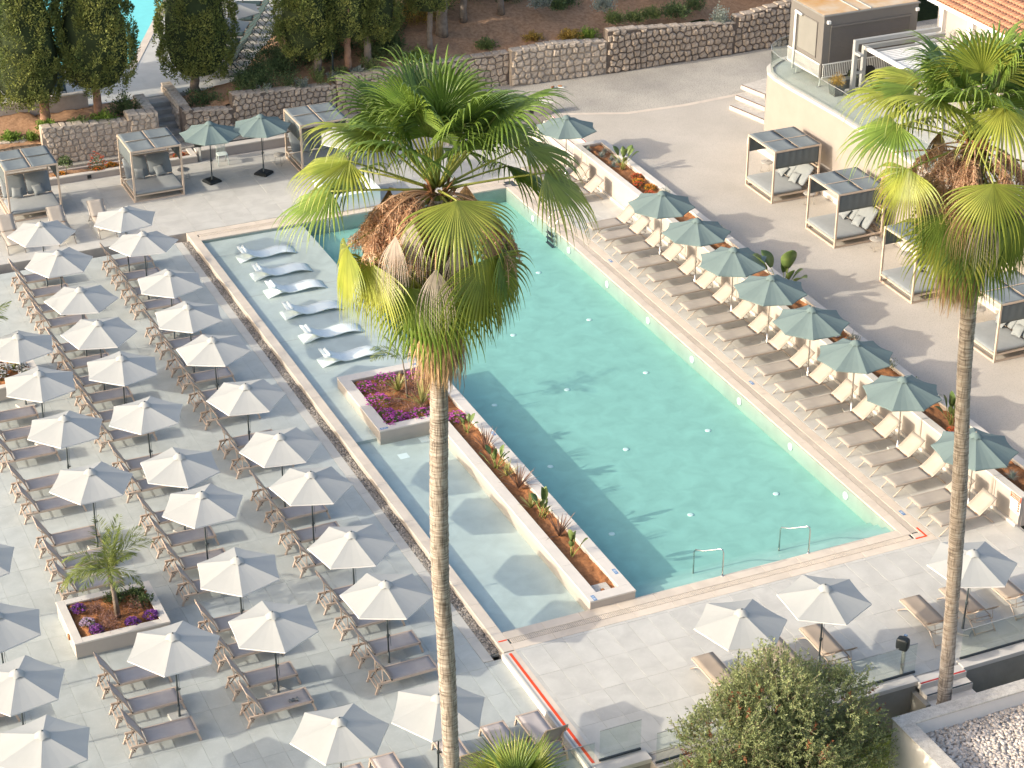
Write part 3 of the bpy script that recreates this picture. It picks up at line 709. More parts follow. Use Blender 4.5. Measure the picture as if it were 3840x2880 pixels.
WU = {'strip': [(-3.19, 26.97, 8.7), (-3.15, 24.42, 52.5), (-3.18, 21.0, 20.6), (-3.28, 18.26, 20), (-3.24, 15.53, 30.6), (-3.26, 12.15, 47.1), (-3.27, 8.76, 48.8),
                (-3.24, 6.22, 41.7), (-3.24, 2.74, 41.2), (-3.26, 0.12, 34.0)],
      'middle': [(-6.28, 26.89, 49.2), (-6.26, 24.34, 59.5), (-6.31, 20.97, 43.7), (-6.37, 18.31, 44.4), (-6.35, 15.57, 18.4), (-6.4, 12.25, 7.9), (-6.39, 8.82, 24.8),
                 (-6.36, 6.49, 2.8), (-6.46, 2.88, 17.4), (-6.4, 0.09, 25.7)],
      'third': [(-8.98, 18.38, 18.6), (-8.98, 15.6, 20.5), (-8.97, 12.37, 10.8), (-8.99, 8.94, 1.7), (-9.07, 0.15, 3.0)],
      'edge': [(-12.95, 6.3, 12), (-12.95, 2.85, 19.3), (-13.03, 0.22, 8.9), (-13.03, -2.42, 13.7)]}
phr = {'strip': 'in the column beside the pebble strip', 'middle': 'in the middle column of the grey deck', 'third': 'in the third column from the pebble strip',
       'edge': 'in the column cut by the left edge'}
for key, lst in WU.items():
    for k, (x, y, a) in enumerate(lst):
        place(white_u, (x, y, ZL), rad(a), 'white parasol, %s from the far end %s' % (ORD[k], phr[key]), 'parasol', 'white parasols on the lounge deck')
for k, (x, y, a) in enumerate([(-6.44, -4.9, 54.2), (-3.93, -4.97, 0.8)]):
    place(white_u, (x, y, ZL), rad(a), ('white parasol at the bottom edge, left of the big palm trunk', 'white parasol standing right behind the big palm trunk near the bottom')[k], 'parasol', 'white parasols on the lounge deck')
for k, (x, y, a) in enumerate([(4.45, -5.1, 45.8), (7.06, -4.96, 25.5), (11.6, -5.07, 38.5)]):
    place(white_u, (x, y, 0), rad(a), ('white parasol just behind the olive tree top', 'white parasol between olive tree and pool corner, second along the near edge',
          'white parasol partly behind the right palm trunk')[k], 'parasol', 'white parasols on the near pool deck')
place(white_u, (6.95, 30.7, 0), rad(10), 'white parasol on the far deck hidden behind the big palm crown', 'parasol', 'white parasols on the far deck')
for k, y in enumerate([19.95, 17.2, 14.5, 12.0, 9.3, 6.6, 3.9, 0.1]):
    place(green_u, (15.40, y, 0), rad(10+k*13), 'sage green parasol, %s from the far end of the row above the beige loungers' % ORD[k], 'parasol', 'sage green parasols beside the raised planter')
place(green_u, (15.50, 28.4, 0), rad(5), 'sage green parasol standing alone by the terrace stairs', 'parasol', 'sage green parasols beside the raised planter')
green_b = make_umbrella(8, 1.24, 2.10, 2.62, M['umbrella_green'], M['pole_dark'], M['black_plastic'], 0.055, 'black', False, 0.05)
place(green_b, (2.08, 33.7, 0), rad(20), 'sage green parasol on black base beside the white chair', 'parasol', 'sage green parasols on the far deck')
place(green_b, (4.27, 33.65, 0), rad(38), 'sage green parasol on black base next to the right daybed of the far row', 'parasol', 'sage green parasols on the far deck')

# ---- wooden-look loungers with mauve sling (head towards -x in local space)
def make_lounger_a():
    r = thing('sun_lounger', (0, 0, 0)); W = 0.66; h = 0.31; F = M['frame_tan']
    for y in (0.02, W-0.02):
        MB().bar((0.06, y, h), (1.80, y, h), 0.045, 0.06).build('side_rail', F, r)
        MB().bar((1.76, y, h+0.01), (1.87, y, 0), 0.045, 0.055, (1, 0, 0)).build('leg', F, r)
        lg = MB().bar((0.13, y, h), (0.01, y, 0), 0.045, 0.055, (1, 0, 0)).build('leg', F, r)
        # notched rack that holds the back
        a = MB().bar((0.10, y+(0.03 if y < .3 else -0.03), 0.10), (0.34, y+(0.03 if y < .3 else -0.03), 0.36), 0.02, 0.025)
        a.build('back_rack', F, r)
        t = MB()
        for k in range(6):
            p = Vector((0.12+0.038*k, y+(0.03 if y < .3 else -0.03), 0.13+0.041*k)); t.box(p.x-0.022, p.x+0.008, p.y-0.014, p.y+0.014, p.z, p.z+0.02)
        t.build('rack_teeth', M['black_plastic'], lg)
    MB().bar((0.07, 0.02, 0.15), (0.07, W-0.02, 0.15), 0.03, 0.03).bar((0.17, 0.02, 0.14), (0.17, W-0.02, 0.14), 0.025, 0.025).build('stretcher', F, r)
    MB().bar((1.79, 0, h), (1.79, W, h), 0.05, 0.06).bar((0.47, 0.02, h), (0.47, W-0.02, h), 0.03, 0.03).bar((1.15, 0.02, h-0.02), (1.15, W-0.02, h-0.02), 0.03, 0.03).build('crossbar', F, r)
    P = [[(0.50+1.26*i/10, 0.045+(W-0.09)*j/4, h+0.026-0.022*math.sin(math.pi*i/10)*math.sin(math.pi*j/4)) for j in range(5)] for i in range(11)]
    MB().slab(P, 0.006).build('seat', M['sling_mauve'], r)
    # back: raised about sixty degrees, bowed towards the top
    def bk(t): return (0.47-0.44*t+0.03*math.sin(math.pi*t), h+0.03+0.77*t)
    P = [[(bk(i/8)[0], 0.05+(W-0.10)*j/4, bk(i/8)[1]) for j in range(5)] for i in range(9)]
    b = MB().slab(P, 0.006, (-0.8, 0, -0.4)).build('backrest', M['sling_mauve'], r)
    for y in (0.035, W-0.035):
        MB().tube([(bk(t)[0]-0.01, y, bk(t)[1]) for t in (0, .25, .5, .75, 1)], 0.02, 6).tube([(bk(.55)[0]-0.02, y, bk(.55)[1]), (bk(.8)[0]-0.09, y, bk(.8)[1]), (bk(1)[0]-0.01, y, bk(1)[1])], 0.014, 5).build('back_tube', F, b)
    MB().tube([(bk(1)[0]-0.01, 0.035, bk(1)[1]), (bk(1)[0]-0.01, W-0.035, bk(1)[1])], 0.018, 6).build('top_tube', F, b)
    MB().bar((bk(.55)[0]-0.03, 0.06, bk(.55)[1]-0.02), (0.24, 0.06, 0.26), 0.02, 0.025).bar((bk(.55)[0]-0.03, W-0.06, bk(.55)[1]-0.02), (0.24, W-0.06, 0.26), 0.02, 0.025).bar((0.24, 0.05, 0.26), (0.24, W-0.05, 0.26), 0.02, 0.02).build('prop', F, r)
    MB().lathe([(0.015, -0.02), (0.02, 0), (0.015, 0.02)], 6, (0.47, 0.0, h+0.04)).lathe([(0.015, -0.02), (0.02, 0), (0.015, 0.02)], 6, (0.47, W, h+0.04)).build('hinge', M['black_plastic'], r)
    return freeze(r)
LA = make_lounger_a()
YC = [27.04, 25.73, 24.38, 23.10, 21.04, 19.76, 18.36, 17.11, 15.75, 14.41, 12.40, 11.07, 9.04, 7.70, 6.37, 5.04, 3.01, 1.66, 0.26, -1.01]
for k, y in enumerate(YC):
    place(LA, (-4.04-0.002*k, y, ZL), rad(random.uniform(-0.8, 0.8)), 'mauve lounger, %s from the far end of the column beside the pebble strip' % ORD[k], 'sun lounger', 'mauve loungers on the lounge deck')
for k, y in enumerate(YC):
    place(LA, (-7.46-0.007*k, y, ZL), rad(random.uniform(-0.8, 0.8)), 'mauve sling lounger with tan frame, %s from the far end of the middle column' % ORD[k], 'sun lounger', 'mauve loungers on the lounge deck')
for k, y in enumerate([17.1, 15.77, 14.44, 12.46, 11.12, 9.10, 7.78, 6.50]):
    place(LA, (-10.65, y, ZL), rad(random.uniform(-0.8, 0.8)), 'mauve lounger behind the young palm planter, %s from the far end of its column' % ORD[k], 'sun lounger', 'mauve loungers on the lounge deck')
for k, y in enumerate([1.74, 0.39, -0.95]):
    place(LA, (-10.69, y, ZL), rad(random.uniform(-0.8, 0.8)), 'mauve sling lounger in front of the young palm planter, %s of three from the planter' % ORD[k], 'sun lounger', 'mauve loungers on the lounge deck')
for k, y in enumerate([3.0, 1.7, 0.3, -1.0, -3.0]):
    place(LA, (-14.75, y, ZL), 0, 'mauve sling lounger, %s from the far end in the column cut by the left edge' % ORD[k], 'sun lounger', 'mauve loungers on the lounge deck')
towel = MB(); rng = np.random.default_rng(4); n = 9
P = [[(-0.13+0.26*i/(n-1)+0.02*rng.normal(), -0.08+0.16*j/(n-1)+0.015*rng.normal(), 0.03+0.028*abs(rng.normal())) for j in range(n)] for i in range(n)]
towel.slab(P, 0.006); tag(towel.build('towel', M['cushion'], None, (-6.27, -0.78, ZL+0.325)), 'small crumpled grey towel lying on the nearest lounger of the middle column', 'towel')

# ---- tubular loungers (head towards +x in local space)
def make_lounger_b(sling, frame):
    r = thing('sun_lounger', (0, 0, 0)); W = 0.68; h = 0.345; F = frame
    for y in (0.02, W-0.02):
        MB().tube([(0.0, y, 0.012), (0.30, y, 0.25), (0.40, y, 0.315), (0.52, y, h), (1.62, y, h)], 0.019, 6).build('leg', F, r)
        MB().tube([(1.55, y, h), (1.72, y, 0.2), (1.92, y, 0.012)], 0.018, 6).build('leg', F, r)
        MB().bar((0.03, y, h+0.02), (1.38, y, h+0.02), 0.03, 0.05).build('side_rail', F, r)
    MB().tube([(1.88, 0.02, 0.04), (1.88, W-0.02, 0.04)], 0.015, 6).tube([(1.58, 0.02, h-0.03), (1.58, W-0.02, h-0.03)], 0.015, 6).tube([(0.05, 0.02, h+0.02), (0.05, W-0.02, h+0.02)], 0.02, 6).build('crossbar', F, r)
    P = [[(0.02+1.34*i/10, 0.03+(W-0.06)*j/4, h+0.05-0.018*math.sin(math.pi*i/10)*math.sin(math.pi*j/4)) for j in range(5)] for i in range(11)]
    MB().slab(P, 0.008).build('seat', sling, r)
    def bk(t): return (1.36+0.57*t, h+0.045+0.47*t-0.03*math.sin(math.pi*t))
    P = [[(bk(i/6)[0], 0.03+(W-0.06)*j/4, bk(i/6)[1]) for j in range(5)] for i in range(7)]
    b = MB().slab(P, 0.008, (0.6, 0, -0.7)).build('backrest', sling, r)
    for y in (0.02, W-0.02): MB().tube([(bk(t)[0]+0.01, y, bk(t)[1]-0.01) for t in (0, .33, .66, 1)], 0.019, 6).build('back_tube', F, b)
    MB().tube([(1.72, 0.06, h+0.27), (1.78, 0.06, 0.36), (1.60, 0.06, 0.31)], 0.012, 5).tube([(1.72, W-0.06, h+0.27), (1.78, W-0.06, 0.36), (1.60, W-0.06, 0.31)], 0.012, 5).tube([(1.78, 0.06, 0.36), (1.78, W-0.06, 0.36)], 0.012, 5).build('prop', F, r)
    MB().box(1.34, 1.365, 0.09, 0.2, h+0.05, h+0.056).box(1.34, 1.365, W-0.2, W-0.09, h+0.05, h+0.056).build('hinge_gap', M['boot'], r)
    return freeze(r)
LB = make_lounger_b(M['sling_beige'], M['frame_beige'])
YB = [23.03, 21.96, 20.67, 19.29, 18.0, 16.68, 15.42, 14.07, 12.83, 11.47, 10.09, 8.80, 7.46, 6.16, 4.90, 3.57, 2.26, 0.925, -0.17]
for k, y in enumerate(YB):
    place(LB, (13.75, y-0.67, 0), rad(random.uniform(-1, 1)), 'beige sling lounger, %s from the far end of the row along the right pool edge' % ORD[k], 'sun lounger', 'beige loungers along the raised planter')
for k, (x, y, a) in enumerate([(13.75, 28.75, 0), (14.0, 27.2, 3), (13.9, 25.9, 0)]):
    place(LB, (x, y-0.3, 0), rad(a), ('beige sling lounger beside the lone sage parasol, farthest of its row', 'beige sling lounger against the wall under the palm leaf tip, second from the stairs',
          'beige sling lounger under the palm leaf tip, third from the stairs')[k], 'sun lounger', 'beige loungers along the raised planter')
LC = make_lounger_b(M['sling_beige'], M['pole_metal'])
for k, (x, y) in enumerate([(-6.35, 29.92), (-4.42, 29.95), (-2.83, 29.92)]):
    place(LC, (x, y, 0), rad(90), 'beige sling lounger with grey legs on the far deck, %s from the left' % ORD[k], 'sun lounger', 'loungers in front of the far daybeds')
LD = make_lounger_b(M['sling_brown'], M['frame_beige'])
for k, (x, y, a) in enumerate([(10.49, -3.55, -92), (11.80, -3.54, -92), (7.22, -3.60, -92), (5.90, -3.6, -90), (3.9, -3.6, -90), (13.2, -3.4, -90)]):
    place(LD, (x, y, 0), rad(a), ('brown sling lounger left of the right palm trunk by the glass railing', 'brown sling lounger right of the right palm trunk', 'brown sling lounger under the second near-edge parasol',
          'brown sling lounger just above the olive tree', 'brown sling lounger mostly hidden behind the olive tree', 'brown sling lounger at the right edge of the picture')[k], 'sun lounger', 'brown loungers on the near pool deck')
# wooden-look loungers at the bottom edge, foot end towards the pool
for k, (x, y) in enumerate([(-5.55, -3.75), (-4.65, -3.7), (-2.94, -3.68), (-1.62, -3.66), (-0.60, -3.62)]):
    o = place(LA, (x, y-1.9, ZL), rad(90), 'tan sling lounger at the bottom edge seen from its foot end, %s from the left' % ORD[k], 'sun lounger', 'loungers above the small fan palm')
# ---- in-water chaises
def make_chaise():
    W = 0.68
    prof = [(0.0, 0.36), (0.14, 0.34), (0.30, 0.27), (0.5, 0.15), (0.72, 0.06), (0.95, 0.045), (1.25, 0.08), (1.5, 0.115), (1.75, 0.10), (2.0, 0.04), (2.16, -0.02)]
    r = thing('pool_chaise', (0, 0, 0))
    P = [[(x, W*j/4, z+0.014*(abs(j-2)/2)**2) for j in range(5)] for x, z in prof]
    MB().slab(P, 0.028).build('shell', M['white_plastic'], r)
    P = [[(x, W*j/3, z) for j in range(4)] for x, z in ((-0.08, -0.02), (0.12, 0.02), (0.35, 0.10), (0.55, 0.13))]
    MB().slab(P, 0.028).build('base_fin', M['white_plastic'], r)
    MB().tube([(0.22, 0.06, 0.345), (0.22, W-0.06, 0.345)], 0.06, 10).build('headrest', M['white_plastic'], r)
    MB().box(0.5, 1.6, W*0.35, W*0.65, -0.045, 0.04).build('foot', M['white_plastic'], r)
    return freeze(r)
CH = make_chaise()
for k, y in enumerate([26.02, 24.29, 22.71, 20.78, 18.77, 16.84]):
    place(CH, (0.90, y-0.02, -0.09), rad(random.uniform(-1, 1)), 'white curved chaise standing in shallow water, %s from the far end' % ORD[k], 'pool chaise', 'white chaises on the sun shelf')

# ---- canopied daybeds (front towards -y in local space)
def make_daybed():
    r = thing('canopy_daybed', (0, 0, 0)); W, D, H = 2.07, 2.10, 2.16; F = M['bed_frame']; p = 0.07
    for x in (p/2, W-p/2):
        for y in (p/2, D-p/2): MB().box(x-p/2, x+p/2, y-p/2, y+p/2, 0, H-0.06).build('post', F, r)
    MB().box(0, W, 0, p, H-0.06, H).box(0, W, D-p, D, H-0.06, H).box(0, p, p, D-p, H-0.06, H).box(W-p, W, p, D-p, H-0.06, H).build('top_frame', F, r)
    MB().box(W/2-0.015, W/2+0.015, p, D-p, H-0.045, H+0.022).build('roof_bar', F, r)
    MB().tube([(p, D*0.52, H+0.03), (W-p, D*0.52, H+0.03)], 0.012, 6).build('roof_rod', M['pole_metal'], r)
    MB().box(p, W-p, 0.005, 0.07, 0.0, 0.055).box(0.005, 0.07, p, D-p, 0.0, 0.055).box(W-0.07, W-0.005, p, D-p, 0, 0.055).build('floor_rail', F, r)
    MB().box(p, W-p, 0.005, 0.07, 0.25, 0.31).box(0.005, 0.07, p, D-p, 0.25, 0.31).box(W-0.07, W-0.005, p, D-p, 0.25, 0.31).box(p, W-p, D-0.07, D-0.005, 0.25, 0.31).build('bed_rail', F, r)
    for k in range(11): MB().box(p, W-p, D-0.055, D-0.03, 0.36+0.155*k, 0.41+0.155*k).build('back_slat', F, r)
    for k in range(6): link('bed_slat', bpy.data.meshes.get('bed_slat') or MB().box(0.07, W-0.07, 0, 0.09, 0.26, 0.285).mesh('bed_slat', F), r, (0, 0.2+0.3*k, 0))
    MB().pad(0.05, W-0.05, -0.03, 1.45, 0.31, 0.45, 0.05).build('mattress', M['cushion'], r)
    for k in (0, 1):
        c = MB().pad(-0.475, 0.475, 0.0, 0.86, -0.06, 0.06, 0.045).xf(Matrix.Translation((0.07+0.48+0.965*k, 1.42, 0.47)) @ Matrix.Rotation(rad(56), 4, 'X'))
        c.build('back_cushion', M['cushion'], r)
        s_ = 1 if k else -1
        c = MB().pillow(0.44, 0.17).xf(Matrix.Translation((W/2+s_*0.42, 1.32+0.03*k, 0.66)) @ Matrix.Rotation(rad(50), 4, 'X') @ Matrix.Rotation(rad(9*s_), 4, 'Z'))
        c.build('pillow', M['cushion'], r)
    for i in (0, 1):
        for j in (0, 1):
            x0, x1 = (p*0.45, W/2-0.015) if i == 0 else (W/2+0.015, W-p*0.45)
            y0, y1 = (p*0.5, D*0.52) if j == 0 else (D*0.525, D-p*0.5)
            P = []
            for a in range(9):
                row = []
                for b in range(7):
                    u, w = a/8, b/6
                    sag = 0.05*math.sin(math.pi*u)*math.sin(math.pi*w)+0.012*math.sin(u*21+i*2)*math.sin(math.pi*w)
                    yy = y0+(y1-y0)*w
                    if j == 0: yy -= 0.05*w*math.sin(math.pi*u)
                    row.append((x0+(x1-x0)*u, yy, H+0.010-sag*0.8))
                P.append(row)
            MB().slab(P, 0.004).build('roof_cloth', M['canopy'], r)
    for x, sgn in ((0.028, 1), (W-0.028, -1)):
        P = [[(x+sgn*0.018*math.sin(a*1.35)*(1.2-b/6), p+0.02+(D-2*p-0.04)*a/30, H-0.07-0.66*b/6) for b in range(7)] for a in range(31)]
        MB().slab(P, 0.005, (sgn, 0, 0)).build('side_curtain', M['curtain'], r)
    return freeze(r)
DB = make_daybed()
for k, x in enumerate([-6.45, -1.37, 5.66]):
    place(DB, (x+(0.15 if k == 0 else 0), 32.85-(0.0 if k else -0.05), 0), 0, ('canopy daybed of the far row at the left edge', 'canopy daybed in the middle of the far row, between planter flowers and white chair',
          'canopy daybed of the far row touching the big palm crown')[k], 'daybed', 'daybeds along the far deck')
for k, y in enumerate([21.11, 16.54, 11.44, 6.56]):
    place(DB, (20.9, y+2.07, ZT), rad(-90), ('canopy daybed on the terrace farthest from camera', 'canopy daybed second from the far end of the terrace', 'canopy daybed left of the right palm skirt',
          'canopy daybed right of the right palm trunk')[k], 'daybed', 'daybeds along the terrace wall')
# ---- round side tables
def make_table():
    r = thing('side_table', (0, 0, 0))
    MB().lathe([(0.235, 0.42), (0.245, 0.43), (0.245, 0.445), (0.235, 0.45)], 24).build('top', M['table'], r)
    MB().tube([(-0.05, 0, 0.45), (-0.05, 0, 0.50), (0.0, 0, 0.52), (0.05, 0, 0.50), (0.05, 0, 0.45)], 0.012, 6).build('handle', M['table'], r)
    for k in range(3):
        a = 2*math.pi*k/3+0.4; c, s = math.cos(a), math.sin(a)
        MB().tube([(0.15*c, 0.15*s, 0.42), (0.24*c, 0.24*s, 0.012), (0.1*c-0.06*s, 0.1*s+0.06*c, 0.012)], 0.009, 5).build('leg', M['table'], r)
    return freeze(r)
TB = make_table()
for k, (x, y, z) in enumerate([(22.35, 24.0, ZT), (22.25, 20.55, ZT), (22.25, 15.85, ZT), (22.55, 14.3, ZT), (22.3, 9.45, ZT), (1.11, 34.4, 0), (5.2, 34.35, 0)]):
    place(TB, (x, y, z), rad(40*k), ('round taupe side table behind the farthest terrace daybed', 'round taupe side table between the first two terrace daybeds', 'round taupe side table right beside the second terrace daybed',
          'round taupe side table at the head of the third terrace daybed', 'round taupe side table peeping out beside the right palm trunk', 'round side table next to the middle far daybed',
          'round side table between sage parasol and right far daybed')[k], 'side table', 'round side tables')
# ---- white chair
c = thing('plastic_chair', (2.80, 35.18, 0), rad(-4), 'pale mint chair with spindle back beside the sage parasol', 'chair'); mm = M['pale_green_plastic']
MB().cushion(0, 0.46, 0, 0.44, 0.42, 0.46, p=5).build('seat', mm, c)
for x in (0.04, 0.42):
    MB().tube([(x, 0.04, 0.43), (x+(0.0 if x < .2 else 0.03)-(0.03 if x < .2 else 0), 0.0, 0)], 0.018, 6).build('leg', mm, c)
    MB().tube([(x, 0.40, 0.43), (x, 0.47, 0)], 0.018, 6).build('leg', mm, c)
MB().tube([(0.0, 0.36, 0.80), (0.04, 0.43, 0.84), (0.23, 0.46, 0.86), (0.42, 0.43, 0.84), (0.46, 0.36, 0.80)], 0.036, 6).build('back_rail', mm, c)
for k in range(7): x = 0.05+0.06*k; MB().tube([(x, 0.42, 0.45), (x, 0.44, 0.83)], 0.015, 5).build('spindle', mm, c)
# ---- white spa tub half hidden by the palm
t = thing('spa_tub', (5.42, 28.75, 0), 0, 'white square tub with dark inset behind the palm blossom at the far pool edge', 'tub')
MB().box(0, 2.1, 0, 0.22, 0, 0.62).box(0, 2.1, 1.68, 1.9, 0, 0.62).box(0, 0.22, 0.22, 1.68, 0, 0.62).box(1.88, 2.1, 0.22, 1.68, 0, 0.62).build('shell', M['white_plastic'], t)
MB().box(0.22, 1.88, 0.22, 1.68, 0.0, 0.40).build('inset', M['dark_channel'], t)
MB().bev(-0.05, 2.15, -0.05, 0.2, 0.62, 0.68, 0.02).bev(-0.05, 2.15, 1.70, 1.95, 0.62, 0.68, 0.02).bev(-0.05, 0.2, 0.2, 1.70, 0.62, 0.68, 0.02).bev(1.9, 2.15, 0.2, 1.7, 0.62, 0.68, 0.02).build('rim', M['white_plastic'], t)
# ================================================================== WALLS, HILL, BUILDINGS BEYOND
def clip(poly, px, py, nx, ny):
    """keep the part of poly on the side of (p) away from n"""
    out = []
    for k in range(len(poly)):
        a, b = poly[k], poly[(k+1) % len(poly)]
        da = (a[0]-px)*nx+(a[1]-py)*ny; db = (b[0]-px)*nx+(b[1]-py)*ny
        if da <= 0: out.append(a)
        if (da < 0 < db) or (db < 0 < da):
            t = da/(da-db); out.append((a[0]+(b[0]-a[0])*t, a[1]+(b[1]-a[1])*t))
    return out
def stone_wall(label, p0, p1, z0, tops, size, mstone, mcore, thick=0.42, seed=0, gap=0.012, proud=0.06, cap=True, name='stone_wall'):
    """rubble wall: every face stone is its own lump set in a recessed core"""
    rng = random.Random(seed)
    L = math.hypot(p1[0]-p0[0], p1[1]-p0[1]); ang = math.atan2(p1[1]-p0[1], p1[0]-p0[0])
    root = thing(name, (p0[0], p0[1], z0), ang, label, 'wall')
    def top(s):
        for (a, za), (b, zb) in zip(tops[:-1], tops[1:]):
            if a <= s <= b: return za+(zb-za)*(s-a)/max(1e-6, b-a)-z0
        return tops[-1][1]-z0
    seg = sorted(set([round(t[0], 3) for t in tops]))
    core = MB()
    ss = [t[0] for t in tops]
    prof = [(0, -0.6)] + [(s, z-z0-0.03) for s, z in tops] + [(L, -0.6)]
    n = len(prof)
    core.add([(s, 0, z) for s, z in prof] + [(s, thick, z) for s, z in prof],
             [tuple(range(n)), tuple(range(2*n-1, n-1, -1))] + [(i, n+i, n+(i+1) % n, (i+1) % n) for i in range(n)])
    core.build('core', mcore, root)
    pts = []
    H = max(z for _, z in tops)-z0
    nr = int(H/size)+2
    for j in range(-1, nr):
        x = -size*rng.random()
        while x < L+size:
            w = size*rng.uniform(0.85, 1.5)
            pts.append((x+w/2+rng.uniform(-.12, .12)*size, (j+0.5)*size+rng.uniform(-.22, .22)*size)); x += w
    made = 0; rest = MB(); order = sorted(pts, key=lambda p: abs(p[0]-L/2))
    for (px, py) in order:
        if px < 0.02 or px > L-0.02 or py < 0 or py > top(px)-0.02: continue
        poly = [(px-2*size, py-2*size), (px+2*size, py-2*size), (px+2*size, py+2*size), (px-2*size, py+2*size)]
        for (qx, qy) in pts:
            dx, dy = qx-px, qy-py
            if (dx or dy) and abs(dx) < 3*size and abs(dy) < 3*size:
                poly = clip(poly, px+dx/2, py+dy/2, dx, dy)
                if len(poly) < 3: break
        if len(poly) < 3: continue
        poly = clip(poly, 0, 0, -1, 0); poly = clip(poly, L, 0, 1, 0); poly = clip(poly, 0, -0.15, 0, -1)
        tz = min(top(max(0, min(L, px-size/2))), top(max(0, min(L, px+size/2)))); poly = clip(poly, 0, tz-0.005, 0, 1)
        if len(poly) < 3: continue
        # split long edges so that the outline can be uneven
        P = []
        for k in range(len(poly)):
            a, b = poly[k], poly[(k+1) % len(poly)]; P.append(a)
            if math.hypot(b[0]-a[0], b[1]-a[1]) > size*0.45: P.append(((a[0]+b[0])/2, (a[1]+b[1])/2))
        cx = sum(p[0] for p in P)/len(P); cz = sum(p[1] for p in P)/len(P)
        rr = max(0.03, min(math.hypot(p[0]-cx, p[1]-cz) for p in P))
        k0 = 1-gap/rr if rr > gap*1.5 else 0.5
        pr = proud*rng.uniform(0.6, 1.35); n = len(P); vs = []
        for f, d in ((k0, 0.03), (k0*0.97, -pr*0.45), (k0*0.62, -pr)):
            for p in P: vs.append(((p[0]-cx)*f*rng.uniform(.94, 1.02), d+rng.uniform(-.012, .012)*(d < 0), (p[1]-cz)*f*rng.uniform(.94, 1.02)))
        vs.append((rng.uniform(-.02, .02), -pr*rng.uniform(0.85, 1.15), rng.uniform(-.02, .02)))
        fs = []
        for r_ in (0, 1):
            for k in range(n): fs.append((r_*n+k, r_*n+(k+1) % n, (r_+1)*n+(k+1) % n, (r_+1)*n+k))
        for k in range(n): fs.append((2*n+k, 2*n+(k+1) % n, 3*n))
        if made < 295:
            MB().add(vs, fs, False).build('stone', mstone, root, (cx, 0, cz)); made += 1
        else:
            rest.add([(v[0]+cx, v[1], v[2]+cz) for v in vs], fs)
    if rest.v: rest.build('stones_beyond', mstone, root)['kind'] = 'stuff'
    if cap:
        x = 0.0
        while x < L-0.05:
            w = min(L-x, size*rng.uniform(1.0, 2.0)); za = top(min(L, x+w/2))
            y = 0.0; 
            MB().bev(-w/2+0.008, w/2-0.008, -0.03+rng.uniform(-.02, .02), thick*0.98, -0.05, rng.uniform(0.0, 0.035), 0.03).build('cap_stone', mstone, root, (x+w/2, 0, za)); x += w
    return root
WL = M['stone_pale'], M['mortar_pale']
WR = M['stone'], M['mortar']
stone_wall('low rubble wall behind the left far daybed', (-12.5, 37.9), (-3.9, 37.9), 0.33, [(0, 1.3), (8.6, 1.36)], 0.27, *WL, seed=1)
stone_wall('pale rubble wall under the two cypresses left of the garden steps', (-3.9, 37.25), (-0.35, 37.25), 0.33, [(0, 2.02), (3.55, 1.78)], 0.24, *WL, seed=2, gap=0.006, proud=0.05)
stone_wall('rubble pier at the left foot of the garden steps', (-0.35, 37.2), (0.95, 37.2), 0.33, [(0, 2.05), (1.3, 1.95)], 0.24, *WL, seed=3, thick=0.6, gap=0.006, proud=0.05)
stone_wall('rubble wall flanking the garden steps on their left', (0.95, 37.85), (0.95, 39.6), 0.33, [(0, 1.95), (1.75, 1.95)], 0.25, *WL, seed=14)
stone_wall('short rubble wall right of the garden steps with weeds on top', (2.05, 37.5), (4.25, 37.5), 0.33, [(0, 1.82), (0.8, 1.62), (2.2, 1.52)], 0.25, *WR, seed=4)
stone_wall('rubble side wall of the garden steps turning into shade', (2.05, 40.6), (2.05, 37.95), 0.33, [(0, 1.95), (2.65, 1.85)], 0.25, *WL, seed=5)
stone_wall('rubble wall behind the right far daybed and lantern', (4.25, 37.5), (9.0, 37.85), 0.33, [(0, 2.14), (4.75, 1.72)], 0.25, *WR, seed=6)
stone_wall('rubble wall stepping up behind the big palm crown', (9.0, 37.8), (17.0, 37.45), 0.33, [(0, 2.08), (8.0, 2.2)], 0.29, *WR, seed=7)
stone_wall('rubble wall with chalky stones where the road begins', (17.0, 37.15), (21.6, 36.95), ZT, [(0, 2.35), (2.2, 2.45), (4.6, 2.22)], 0.29, *WL, seed=8, gap=0.016, proud=0.08)
stone_wall('brown rubble wall along the middle of the road', (21.6, 36.9), (28.2, 36.95), ZT, [(0, 2.75), (6.6, 2.2)], 0.29, *WR, seed=9, gap=0.018, proud=0.09)
stone_wall('taller rubble wall at the road end beside the kiosk', (28.2, 36.95), (36.0, 37.2), ZT, [(0, 2.45), (7.8, 3.4)], 0.30, *WR, seed=10, gap=0.02, proud=0.09)
# garden steps
gs = thing('garden_steps', (0, 0, 0), 0, 'worn grey stone steps climbing between rubble walls to the upper pool', 'stairs')
for k in range(6):
    y0 = 37.55+0.33*k; z1 = 0.33+0.212*(k+1)
    MB().bev(0.90, 2.06, y0, y0+0.40 if k < 5 else 40.0, z1-0.23, z1+random.uniform(-.006, .006), 0.02).build('step', M['step_stone'], gs)
